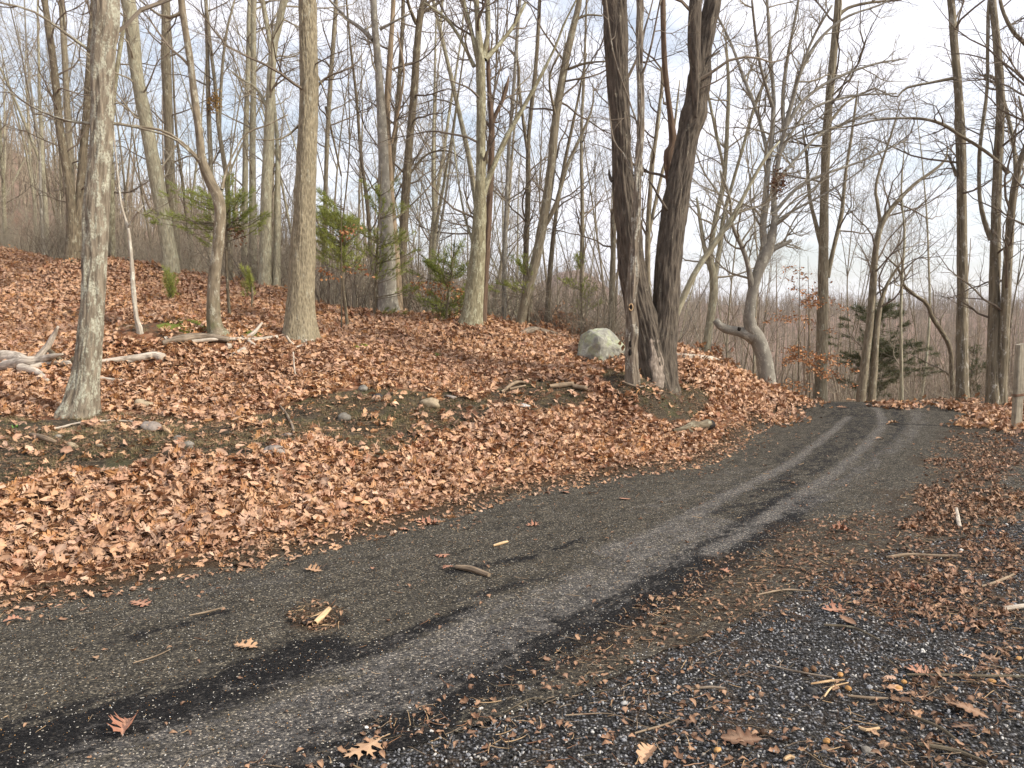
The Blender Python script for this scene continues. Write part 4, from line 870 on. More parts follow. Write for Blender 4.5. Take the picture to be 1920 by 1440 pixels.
def leaf_mesh(kind, seed, Ln=1., curl=1.):
    from mathutils.geometry import tessellate_polygon
    r = random.Random(seed); c1, c2, tw, fo = r.uniform(-.9, 2.0) * curl, r.uniform(-.6, 1.1) * curl, r.uniform(-.8, .8) * curl, r.uniform(-.1, .7) * curl
    sk = r.uniform(-.12, .12); rip = r.uniform(.15, .5) * curl
    def bend(x, y):
        x = x + sk * (y - .5) ** 2
        z = c1 * x * x * 1.8 + c2 * (.25 - (y - .5) ** 2) + tw * x * (y - .5) + fo * abs(x) + rip * abs(x) * .35 * math.sin(11 * y + seed)
        return (x * (1 - .25 * abs(c1 * x)), (y - .5) * (1 - .15 * abs(c2)), z)
    V, F, ve = [], [], []
    mid = [(0, t) for t in (0, .25, .5, .75, 1.)]
    for s in (-1, 1):
        o = [(s * x * r.uniform(.88, 1.14), y + r.uniform(-.015, .015)) for x, y in OUTL[kind]]; ring = mid + o[::-1]; n0 = len(V)
        for t in tessellate_polygon([[Vector((x, y, 0)) for x, y in ring]]): F.append(tuple(n0 + i for i in (t if s > 0 else t[::-1])))
        V += [bend(x, y) for x, y in ring]; ve += [1.] * 5 + [0.] * len(o)
    V = [tuple(c * Ln for c in v) for v in V]; k = len(V); w0 = .008 * Ln; p0 = V[0]
    V += [(p0[0] - w0, p0[1], p0[2]), (p0[0] + w0, p0[1], p0[2]), (p0[0] + .02 * Ln, p0[1] - .16 * Ln, p0[2] + .01)]; ve += [1.] * 3
    return np.array(V), [np.array(F), np.array([(k, k + 1, k + 2)])], np.array(ve)
def leafme(kind, seed, mat, curl=1.):
    V, F, ve = leaf_mesh(kind, seed, 1., curl); me = mk('leaf', V, F, {'vein': ve, 'lc': np.zeros(len(V))}, False); me.materials.append(mat); return me
LK = ['oak', 'red', 'oval', 'oak', 'oval', 'red', 'oak', 'frag', 'oval', 'oak', 'oval', 'red']
leafp = [leafme(k, 40 + i, M_LEAF, (1., 1.5, .8)[i % 3]) for i, k in enumerate(LK)] + [leafme(LK[i], 80 + i, M_LEAFB, 1.6) for i in range(6)]
def litter_density(x, y, px, py):
    px0 = px + (fbm(x * 3, y * 3, 63) - .5) * 60; py0 = py + (fbm(x * 3, y * 3, 64) - .5) * 26; px = px + (fbm(x * 1.7, y * 1.7, 61) - .5) * 150; py = py + (fbm(x * 2.3, y * 2.3, 62) - .5) * 60
    d, s = lane(x, y)
    p = np.where(d < -.02, 1., 0.)
    p = np.where((d >= -.02) & (d < .22), .30, p)
    p = np.where((d > .22) & (d < apron(s)) & (s < S_END), 0., p)
    p = np.where((d >= apron(s) - .3) & (y > 9.5), .6, p)
    sm = soilmask(px0, py0, (y > 1) & (y < 20)); nz = fbm(x * 5, y * 5, 77, 3)
    p = np.where(sm > 0, np.where(nz > .52 + sm * .14, .4, .035 / (sm + .2)), p)
    p = np.where(d > 0, p, np.where((fbm(x * 1.5, y * 1.5, 31) < .38), p * .5, p))
    for pl, v in (([(1690, 935), (1760, 920), (1920, 925), (1920, 985), (1800, 1000), (1720, 985)], .75), ([(1800, 768), (1860, 752), (1920, 775), (1920, 815), (1830, 795)], .95), ([(1800, 815), (1920, 815), (1920, 870), (1780, 860)], .22), ([(1640, 746), (1800, 752), (1800, 772), (1660, 760)], .35),
                  ([(1600, 1085), (1750, 1060), (1900, 1100), (1860, 1200), (1650, 1180)], .28), ([(1660, 1290), (1920, 1200), (1920, 1440), (1700, 1440)], .14), ([(1750, 860), (1920, 840), (1920, 925), (1800, 915)], .4), ([(1800, 985), (1920, 975), (1920, 1090), (1780, 1060)], .35)):
        p = np.where(inpoly(px, py, pl) & (d > .3), v * .8, p)
    return p
n = 195000; x, y = sector(n, 2.2, 13.5, 1.0, 52); z = H(x, y); px, py = proj(x, y, z)
k = rng.random(n) < litter_density(x, y, px, py) * np.where(np.hypot(x, y) < 9, 1.0, .8); x, y, z, px, py = x[k], y[k], z[k], px[k], py[k]; m = len(x)
dd, _ = lane(x, y); lay = rng.random(m) ** 1.6
tilt = np.where(dd < -.1, .5, .22); rot = np.stack([rng.normal(0, 1, m) * tilt, rng.normal(0, 1, m) * tilt, rng.uniform(0, TAU, m)], 1)
sz = rng.uniform(.22, 1, m) ** .8 * .13 * np.where(dd > .3, .62, 1); sz = np.where((dd > -.25) & (dd < .3), sz * .6, sz)
zz = z + .008 + np.where(dd < -.15, lay * .055, lay * .012); idx = rng.integers(0, 12, m); idx = np.where((dd > .3) & (rng.random(m) < .7), rng.integers(12, 18, m), idx)
pos = np.stack([x, y, zz], 1)
vis = (px > 5) & (px < 1915) & (py > 0) & (py < 1435) & (lay > .45) & (idx < 12) & (idx != 7) & (sz > .09); cand = np.nonzero(vis)[0]; cand = cand[np.argsort(np.hypot(x, y)[cand] / sz[cand])][:285]
for i in cand:
    o = link('leaf', leafp[idx[i]], None, floor_); o.location = pos[i]; o.rotation_euler = rot[i]; s = sz[i] * 1.12; o.scale = (s, s, s)
keep = np.ones(m, bool); keep[cand] = False
scatter('leaf_litter', leafp, pos[keep], rot[keep], sz[keep], idx[keep], 'deep drift of dry russet oak leaves over the roadside bank', 'leaf litter')
# farther litter in mats of many leaves
mats_ = []
for i in range(8):
    r = random.Random(900 + i); VV, FQ, FT, VE, LCc, n0 = [], [], [], [], [], 0
    for j in range(44):
        V, F, ve = leaf_mesh(LK[(i + j) % 12], j % 9 + i, r.uniform(.07, .14)); M = (Matrix.Translation((r.gauss(0, .2), r.gauss(0, .2), .01 + r.random() * .06)) @ Euler((r.gauss(0, .55), r.gauss(0, .55), r.uniform(0, TAU))).to_matrix().to_4x4())
        M = np.array(M); VV.append(V @ M[:3, :3].T + M[:3, 3]); FQ.append(F[0] + n0); FT.append(F[1] + n0); VE.append(ve); LCc.append(np.full(len(V), r.random())); n0 += len(V)
    me = mk('leaf_mat', np.vstack(VV), [np.vstack(FQ), np.vstack(FT)], {'vein': np.concatenate(VE), 'lc': np.concatenate(LCc)}, False); me.materials.append(M_LEAF); mats_.append(me)
x, y = sector(26000, 12.8, 42, .95, 46); z = H(x, y); px, py = proj(x, y, z); p = litter_density(x, y, px, py); k = rng.random(len(x)) < p * np.where(np.hypot(x, y) > 26, .55, .9); x, y, z = x[k], y[k], z[k]; m = len(x)
e = .15; sx = (H(x + e, y) - z) / e; sy = (H(x, y + e) - z) / e
scatter('far_leaf_litter', mats_, np.stack([x, y, z], 1), np.stack([sy, -sx, np.zeros(m)], 1), rng.uniform(.85, 1.2, m), rng.integers(0, 8, m), 'russet leaf carpet on the upper slope among the trunks', 'leaf litter')

# ================================================================== GRAVEL, DEBRIS
pebm = flatmat('gravel_stones', (.08, .08, .082), (.32, .32, .325), 3, .7)
pebw = flatmat('pale_pebbles', (.42, .38, .31), (.62, .60, .56), 3, .7); pebd = flatmat('dark_stones', (.020, .019, .018), (.06, .058, .056), 3, .7)
pb = []
for i in range(9):
    me = lump('pebble', 20 + i, 1, .8, .6, 1, .25); me.materials.append((pebm, pebd, pebm, pebd, pebm, pebd, pebw, pebm, pebd)[i]); pb.append(me)
n = 150000; x, y = sector(n, 2.0, 10, 1.25, 50); d, s = lane(x, y); z = H(x, y); px, py = proj(x, y, z + .01); px = px + (fbm(x * 1.7, y * 1.7, 61) - .5) * 240; py = py + (fbm(x * 2.3, y * 2.3, 62) - .5) * 110
pr_ = np.where((d > 2.4) & (d < apron(s)), .9, 0.); pr_ = np.where((d > 2.15) & (d <= 2.4), .35, pr_); pr_ = np.where(inpoly(px, py, DIRTP[0]), pr_ * .5, pr_); pr_ *= np.clip(1.25 - fbm(x * 1.6, y * 1.6, 55) * .9, .1, 1)
k = rng.random(n) < pr_; x, y, z = x[k], y[k], z[k]; m = len(x)
scatter('gravel', pb, np.stack([x, y, z + .008], 1), rng.uniform(0, TAU, (m, 3)) * np.array([.2, .2, 1]), rng.uniform(.0035, .0085, m) * np.where(rng.random(m) < .03, 1.8, 1), rng.integers(0, 9, m), 'loose grey gravel beside the lane', 'gravel')
# grit on the lane
n = 60000; x, y = sector(n, 2.0, 9, 1.3, 50); d, s = lane(x, y); k = (d > .1) & (d < 2.6) & (rng.random(n) < .8); x, y = x[k], y[k]; m = len(x)
grit = []
for i, mt in enumerate((pebw, pebm, M_LEAFB, pebw, M_CAP)):
    me = lump('grit', 60 + i, 1, .6, .4, 1, .25)
    me.materials.append(mt); grit.append(me)
scatter('lane_grit', grit, np.stack([x, y, H(x, y) + .014], 1), rng.uniform(0, TAU, (m, 3)) * np.array([.1, .1, 1]), rng.uniform(.0012, .0034, m), rng.integers(0, 5, m), 'pale grit scattered over the worn lane surface', 'grit')
# brown woody debris
db = []
for i in range(12):
    R.seed(700 + i)
    if i < 7:
        tb = Tubes(); pts_ = [Vector((0, 0, 0))]; dv = Vector((1, 0, 0))
        for _ in range(4): dv = (dv + Vector((0, R.gauss(0, .2), R.gauss(0, .08)))).normalized(); pts_.append(pts_[-1] + dv * .25)
        tb.add(pts_, [.02, .022, .018, .016, .01], 4); me = tb.mesh('twig_bit', False); me.materials.append((M_STICK, M_FRESH, MB['brown'], M_STICK, M_LEAFB, MB['brown'], M_LEAFB)[i])
    else: me = leafme('frag' if i % 2 else 'oval', 800 + i, M_LEAFB, 1.4)
    db.append(me)
n = 190000; x, y = sector(n, 2.0, 12, 1.15, 50); d, s = lane(x, y); z = H(x, y); px, py = proj(x, y, z); px = px + (fbm(x * 1.7, y * 1.7, 61) - .5) * 240; py = py + (fbm(x * 2.3, y * 2.3, 62) - .5) * 110
pr_ = np.where((d > 2.4) & (d < apron(s)), .36, 0.)
for pl, v in zip(DIRTP, (.75, .9, .8, .35)): pr_ = np.where(inpoly(px, py, pl) & (d > 1.9), np.maximum(pr_, v * np.clip((d - 1.7) / 1.2, .15, 1)), pr_)
pr_ = np.where((d > -.3) & (d < .2), .75, pr_); pr_ = np.where((d >= .2) & (d < .5), .12, pr_); sm = soilmask(px, py, y > 1); pr_ = np.where(sm > .5, 1., pr_); pr_ = pr_ * np.clip(fbm(x * 2.4, y * 2.4, 91) * 2.6 - .6, .08, 1)
pr_ = np.where((d >= .5) & (d < 2.3), .012, pr_); a1, a2 = proj(x, y, z); pr_ = np.where(np.hypot((a1 - 592) / 50, (a2 - 1160) / 30) < 1, .95, pr_)
k = rng.random(n) < pr_; x, y, z, d = x[k], y[k], z[k], d[k]; m = len(x); idx = rng.integers(0, 12, m)
sc_ = np.where(idx < 7, rng.uniform(.02, .10, m), rng.uniform(.012, .05, m))
scatter('bark_and_leaf_crumbs', db, np.stack([x, y, z + .012 + rng.random(m) * .012], 1), np.stack([rng.normal(0, .25, m), rng.normal(0, .2, m), rng.uniform(0, TAU, m)], 1), sc_, idx, 'brown crumbs of bark, twigs and shredded leaf along the lane sides', 'forest debris')
# dry grass and moss tufts on the bare strip
gp = []
for i in range(4):
    r = random.Random(i); V = []; F = []
    for j in range(14):
        a = r.uniform(0, TAU); b = Vector((r.gauss(0, .012), r.gauss(0, .012), -.005)); t = b + Vector((math.cos(a) * .03, math.sin(a) * .03, r.uniform(.012, .045))); w_ = Vector((math.sin(a), -math.cos(a), 0)) * .0016; k = len(V); V += [b - w_, b + w_, t]; F.append((k, k + 1, k + 2))
    me = mk('tuft', np.array([tuple(v) for v in V]), [np.array(F)], None, False); me.materials.append(M_GRASS); gp.append(me)
n = 90000; x, y = sector(n, 4, 15, 1.1, 50); z = H(x, y); px, py = proj(x, y, z); sm = soilmask(px, py, y > 1); d, s = lane(x, y)
k = (rng.random(n) < sm * .9) & (d < 0) & (fbm(x * 3, y * 3, 44) > .44); x, y, z = x[k], y[k], z[k]; m = len(x)
scatter('dry_grass', gp, np.stack([x, y, z], 1), np.stack([0 * x, 0 * x, rng.uniform(0, TAU, m)], 1), rng.uniform(.6, 1.5, m), rng.integers(0, 4, m), 'sparse dry grass and moss wisps on the bare soil strip', 'grass')
# ================================================================== SINGLE THINGS
def on(px, py, dz=0.0):
    q = G(px, py); return Vector((q.x, q.y, q.z + dz))
# leaves lying alone on the lane and the gravel
LONE = [(237, 1373, .17, 'red', 0, .3, 'large russet pointed oak leaf lying on the dark wet patch, bottom left of the lane'), (680, 1416, .16, 'red', 1, 2.3, 'pale tan deeply lobed oak leaf at the bottom edge of the picture'),
        (460, 1220, .13, 'red', 1, 1.4, 'tan oak leaf on the lane between the large russet leaf and the split wood chips'), (588, 1073, .13, 'red', 1, 4.4, 'tan arched oak leaf on the lane just below the leaf bank'),
        (262, 1137, .14, 'red', 0, 1.2, 'reddish oak leaf near the upper left side of the lane'), (25, 1170, .10, 'oak', 0, 2.0, 'small reddish leaf on the lane at the left edge of the picture'),
        (180, 1242, .06, 'oval', 1, .7, 'small oval yellow-tan leaf alone on the left of the lane'), (800, 985, .19, 'red', 0, 1.5, 'long pinkish oak leaf lying beside the leaf bank'), (757, 997, .10, 'oak', 0, 1.2, 'pinkish leaf just left of the long pinkish one'),
        (998, 989, .12, 'red', 0, 1.8, 'small pink oak leaf alone in the middle of the lane'), (828, 1046, .13, 'red', 0, 1.1, 'pinkish leaf above the dark stick on the lane'), (840, 1070, .11, 'red', 0, 2.6, 'pinkish leaf touching the left end of the dark stick'),
        (698, 1072, .05, 'oak', 0, .3, 'tiny pinkish leaf on the lane between tan arched leaf and dark stick'), (455, 1067, .14, 'oak', 2, 1.4, 'crumpled orange-brown leaf right at the litter edge'),
        (1573, 1000, .17, 'red', 0, 1.4, 'rosy oak leaf on the brown shoulder, upper right'), (1358, 1077, .08, 'red', 0, .8, 'small rosy leaf where lane and gravel meet'), (1562, 1150, .14, 'red', 0, 1.5, 'rosy oak leaf on the debris belt in the gravel'),
        (1708, 1108, .12, 'red', 0, 1.1, 'rosy oak leaf farther right on the debris belt'), (1724, 1262, .13, 'red', 0, 1.5, 'coral oak leaf beside the walnut husks'), (1215, 1420, .13, 'oak', 1, 2.6, 'pale curled leaf at the bottom right of the middle'),
        (1815, 1345, .15, 'oak', 2, .9, 'dull brown broad leaf at the lower right'), (1805, 1375, .12, 'red', 2, 1.9, 'dull torn leaf right under the broad brown one'), (1060, 925, .12, 'oak', 0, .6, 'pinkish leaf on the lane by the end of the leaf bank'),
        (1675, 797, .22, 'oak', 1, 1.4, 'pale tan leaf on the far bend between the wheel tracks'), (1477, 908, .14, 'oak', 2, 1.5, 'brown leaf between the wheel tracks halfway to the bend'), (1580, 768, .22, 'oak', 2, 1.4, 'small brown leaf on the lane at the start of the bend'),
        (1390, 1398, .16, 'oak', 2, 1.5, 'long flat brown leaf half buried in gravel at the bottom'), (1590, 1172, .12, 'oval', 2, .4, 'curled brown leaf heap beside the rosy debris leaf'), (1172, 938, .12, 'oak', 0, 1.2, 'pinkish leaf in the middle distance of the lane'),
        (1290, 868, .13, 'red', 0, .2, 'last pink leaf at the corner where the leaf bank meets the lane'), (1650, 826, .14, 'oak', 1, 1.7, 'yellowish leaf on the pale right wheel track')]
for i, (px, py, s, kd, c, rz, lab) in enumerate(LONE):
    me = leafme(kd, 1200 + i, (M_LEAFR, M_LEAFT, M_LEAFB)[c], .5); o = link('fallen_leaf', me); q = flat(px, py); o.location = (q[0], q[1], gh(*q) + .024)
    o.rotation_euler = (R.gauss(0, .12), R.gauss(0, .12), rz); o.scale = (s, s, s); tag(o, lab, 'leaf', 'single leaves fallen on the lane and gravel')
# stones
M_ST = [stonemat('grey_rock', (.15, .135, .11), (.32, .29, .245)), stonemat('tan_rock', (.27, .21, .13), (.48, .39, .27)), stonemat('white_rock', (.5, .48, .45), (.72, .70, .66)), stonemat('pink_grey_rock', (.20, .165, .14), (.38, .325, .28))]
STN = [(268, 765, 30, 18, 1, 'tan stone at the foot of the nearest trunk'), (283, 806, 32, 22, 3, 'flat purplish stone below the tan one'), (335, 825, 20, 12, 0, 'slanting grey stone right of the purplish one'), (354, 838, 20, 14, 0, 'rounded blue-grey stone right of the slanting one'),
       (135, 840, 20, 14, 1, 'ochre stone low on the bare strip at the left'), (188, 840, 14, 10, 1, 'small buff stone right of the ochre one'), (110, 822, 12, 8, 0, 'small pale-grey stone above the ochre one'), (515, 852, 38, 20, 3, 'broad pinkish-grey stone half hidden by leaves'),
       (342, 862, 14, 8, 2, 'small whitish stone at the lower edge of the bare strip'), (645, 788, 26, 16, 0, 'angular grey stone in the bare patch below the big straight tree'), (680, 733, 18, 12, 0, 'grey stone uphill of the angular one'), (808, 762, 32, 18, 1, 'yellowish stone in the right part of the bare strip'),
       (708, 746, 22, 8, 0, 'dark flat stone near the top of the bare strip'), (983, 764, 22, 8, 2, 'pale flat stone toward the double trunk'), (845, 748, 18, 6, 3, 'thin slab right of the yellowish stone'), (538, 818, 20, 9, 3, 'mossy round stone in the middle of the bare strip'),
       (1172, 1322, 16, 9, 2, 'white pebble pair on the gravel, left one'), (1206, 1330, 11, 8, 2, 'white pebble right of the pair'), (1232, 1275, 9, 6, 2, 'small bluish pebble on the gravel'), (1075, 1263, 8, 6, 2, 'white pebble farther up the gravel'),
       (1520, 1300, 20, 14, 0, 'dark rounded stone at the lower right gravel'), (1660, 1352, 22, 13, 0, 'smooth black oval stone beside the husks'), (1628, 1412, 26, 11, 0, 'flat grey oval stone at the bottom edge'), (1870, 1235, 22, 12, 0, 'dark oval stone in the debris at the right'), (1505, 1198, 14, 9, 0, 'dark stone at the edge of the debris belt')]
for i, (px, py, wp, hp, c, lab) in enumerate(STN):
    q = on(px, py); k = q.y / 1440; sx, sz = wp * k / 2 * 1.1, max(hp * k / 2, .006) * (1.0 if q.y < 7 else 1.15)
    o = link('stone', lump('stone', i + 3, sx, sx * .75, sz, 3, .22), M_ST[c] if 'dark' not in lab and 'black' not in lab else pebd); o.location = q + Vector((0, 0, sz * .35)); o.rotation_euler = (0, R.uniform(-.2, .2), R.uniform(-.4, .4)); tag(o, lab, 'stone', 'loose stones')
q = P(1133, 668, 14.3)
def block(name, sx, sy, sz, seed):
    import bmesh
    r = random.Random(seed); bm = bmesh.new()
    for i in range(26):
        v = Vector((r.uniform(-1, 1), r.uniform(-1, 1), r.uniform(-1, 1))); m_ = max(abs(c) for c in v); v = v / m_ * r.uniform(.86, 1.04); bm.verts.new((v.x * sx * (1 - .12 * (v.z > .3)), v.y * sy, v.z * sz + .06 * v.x * sx))
    o = bmesh.ops.convex_hull(bm, input=bm.verts); bmesh.ops.delete(bm, geom=[g for g in o['geom_interior'] if isinstance(g, bmesh.types.BMVert)], context='VERTS')
    bmesh.ops.bevel(bm, geom=bm.edges[:] , offset=.035, segments=2, affect='EDGES', profile=.6)
    bmesh.ops.triangulate(bm, faces=bm.faces[:])
    for _ in range(3): bmesh.ops.subdivide_edges(bm, edges=[e for e in bm.edges if e.calc_length() > .05], cuts=1, use_grid_fill=False); bmesh.ops.triangulate(bm, faces=bm.faces[:])
    bm.normal_update()
    for v in bm.verts: v.co += v.normal * (mnoise.noise(v.co * 4) * .035 + mnoise.noise(v.co * 13) * .014 - .02 * max(0, mnoise.noise(v.co * Vector((3, 3, 9)).x * .8)))
    me = bpy.data.meshes.new(name); bm.to_mesh(me); bm.free(); return me
me = block('boulder', .53, .46, .42, 8)
bo = link('boulder', me, stonemat('boulder_rock', (.17, .165, .14), (.36, .35, .29), .9)); bo.location = (q.x + .02, 14.2, gh(q.x, 14.2) + .14)
tag(bo, 'grey boulder blotched with yellow-green lichen, beside the dark double trunk', 'boulder')
# logs, fallen branches: stems in photo space lying on the slope
def fallen(name, lab, cat, stems_, mat, lift=.03, sides=10, group=None):
    b = stems_[0][0]; o0 = on(b[0], b[1]); V, F, A, n = [], [], [], 0
    for st in stems_:
        pl = []
        for a in st:
            g_ = on(a[0], a[1] + (a[3] if len(a) > 3 else 0)); yy = g_.y; q = P(a[0], a[1], yy); r = a[2] / 2880 * yy
            if len(a) < 4: q.z = g_.z + r * .55 + lift
            pl.append((q.x, q.y, q.z, r))
        if len(pl) == 2: pl.insert(1, tuple((u + v) / 2 for u, v in zip(*pl)))
        c, n = stem(V, F, A, n, pl, sides, .03 if pl[0][1] < 12 else .06, o0, rough=.006)
    o = link(name, stems_mesh(name, V, F, A), mat); o.location = o0; return tag(o, lab, cat, group)
fallen('weathered_log', 'bleached split log with an upswept arm, left of the nearest trunk', 'log', [[(-60, 682, 30), (-10, 683, 30), (30, 684, 27), (60, 680, 18, 8), (85, 655, 12, 32), (100, 630, 9, 56), (109, 612, 4, 74)]], M_WEATH)
fallen('weathered_log', 'bleached forked root stump piece lying under the upswept log', 'log', [[(10, 697, 22), (50, 692, 24), (75, 676, 18, 16), (100, 668, 10, 26), (118, 664, 4, 30)], [(40, 700, 18), (70, 706, 13), (90, 722, 7)], [(60, 700, 16), (95, 690, 13), (135, 693, 12)]], M_WEATH)
fallen('dark_branch', 'dark crooked branch crossing the bleached logs beside the nearest trunk', 'branch', [[(90, 655, 9, 30), (105, 668, 9, 20), (125, 683, 9, 6), (140, 672, 9, 18)], [(97, 690, 8), (120, 684, 8, 6)]], MB['brown'])
fallen('weathered_log', 'bleached log with a cut end right of the nearest trunk', 'log', [[(190, 685, 8), (230, 684, 12), (262, 681, 15), (290, 680, 15), (306, 681, 17)], [(240, 684, 8), (265, 672, 9, 10), (285, 666, 9, 16)]], M_WEATH)
fallen('fallen_stick', 'pale short stick poking from the leaves right of the nearest trunk', 'stick', [[(190, 718, 6), (215, 720, 7), (238, 720, 4)]], M_WEATH)
fallen('mossy_log', 'dark half-rotten log lying at the foot of the crooked tree', 'log', [[(305, 650, 10), (340, 646, 17), (380, 643, 15), (430, 646, 12)]], M_DEBARK)
fallen('fallen_branch', 'long bare branch lying in front of the crooked tree with a pale arm standing up', 'branch', [[(360, 646, 6), (420, 643, 7), (480, 643, 8), (520, 640, 9)], [(462, 640, 9), (475, 625, 8, 16), (492, 605, 4, 36)], [(455, 638, 6), (478, 655, 6)]], M_WEATH)
fallen('fallen_branch', 'pale branch with a knobby end below the long one', 'branch', [[(430, 675, 4), (442, 663, 10, 5), (460, 655, 13, 10)]], M_WEATH)
fallen('bleached_chunk', 'white chunk of wood at the left end of the dark rotten log', 'wood', [[(308, 642, 9), (315, 633, 5, 8)]], M_WEATH)
fallen('bleached_chunk', 'white bark-bare knot of wood left of the pale knobby branch', 'wood', [[(425, 658, 13), (433, 656, 11)]], M_WEATH)
fallen('fallen_stick', 'white stick leaning at the foot of the big straight tree', 'stick', [[(550, 652, 6), (543, 640, 6, 14), (537, 630, 4, 24)]], M_WEATH)
fallen('fallen_stick', 'white twig with upright nubs right of the big straight tree foot', 'stick', [[(550, 658, 4), (575, 650, 4), (588, 646, 4)], [(575, 650, 5), (573, 636, 4, 14)], [(585, 648, 6), (584, 636, 5, 12)]], M_WEATH)
fallen('fallen_stick', 'thin grey twig standing up from the leaves below the big straight tree', 'stick', [[(555, 710, 3), (552, 690, 3, 20), (550, 660, 3, 50)]], M_WEATH)
fallen('fallen_branch', 'long thin pale branch curving over the soil below the nearest trunk', 'branch', [[(72, 809, 3), (110, 806, 4), (145, 798, 4), (190, 795, 5), (230, 794, 4), (272, 797, 4)], [(212, 793, 4), (235, 786, 4), (250, 784, 3)]], M_WEATH, .01)
fallen('fallen_stick', 'reddish bark strip lying at the lower left of the soil strip', 'stick', [[(58, 822, 5), (80, 830, 10), (105, 837, 5)]], M_STICK)
fallen('fallen_stick', 'tan curled leaf stalk stick right of the slanting stone', 'stick', [[(303, 800, 4), (308, 812, 7), (320, 821, 5)]], M_FRESH)
fallen('fallen_branch', 'dark twig with lichen sloping down the bare strip', 'branch', [[(522, 762, 3), (536, 778, 4), (545, 795, 5), (551, 812, 4), (552, 828, 3)]], M_DEBARK, .01)
fallen('rotten_log', 'broken log of dark bark plates on the crest left of the boulder', 'log', [[(975, 632, 9), (1000, 626, 14), (1030, 632, 13), (1065, 638, 8), (1090, 642, 5)], [(985, 632, 8), (1003, 619, 10, 8)]], M_DEBARK)
fallen('fallen_branch', 'splintered pale branch in the leaves below the crest', 'branch', [[(940, 742, 5), (965, 725, 7), (985, 722, 4)], [(955, 735, 4), (985, 728, 3)]], M_STICK)
fallen('fallen_branch', 'pale broken branch in the leaves left of the dark double trunk', 'branch', [[(1030, 732, 7), (1052, 729, 9), (1075, 728, 9)], [(1075, 733, 9), (1100, 735, 8)]], M_STICK)
fallen('bleached_log', 'pale bleached log along the crest behind the double trunk', 'log', [[(1250, 674, 14), (1290, 678, 15), (1330, 682, 15), (1345, 684, 12)], [(1300, 678, 5), (1312, 668, 4, 10), (1320, 664, 3, 14)]], M_WEATH)
fallen('bleached_log', 'grey log running down the mound toward the beech', 'log', [[(1345, 690, 8), (1362, 700, 9), (1385, 714, 7)]], M_DEBARK)
fallen('charred_log', 'rotting log end with a blackened face at the lane edge', 'log', [[(1262, 815, 6), (1282, 812, 11), (1300, 808, 17), (1312, 808, 15), (1327, 806, 19)], [(1285, 812, 8), (1300, 818, 6)]], MB['brown'])
cl = fallen('charred_stump_end', 'black hollow end piece of the rotting log by the lane', 'wood', [[(1326, 808, 15), (1334, 807, 18)]], M_BLACK, sides=9)
fallen('fallen_branch', 'thin dark branch sagging across the base of the double trunk', 'branch', [[(1168, 722, 3), (1185, 728, 4), (1200, 731, 4), (1228, 724, 3)]], M_DEBARK)
fallen('rotten_log', 'short rotten log in the leaf berm left of the shaggy straight trunk', 'log', [[(1760, 751, 10), (1780, 748, 14), (1797, 752, 12)]], M_STICK)
fallen('fallen_branch', 'grey branch on the berm between the shaggy trunks', 'branch', [[(1822, 765, 8), (1845, 764, 9), (1862, 768, 6)]], M_DEBARK)
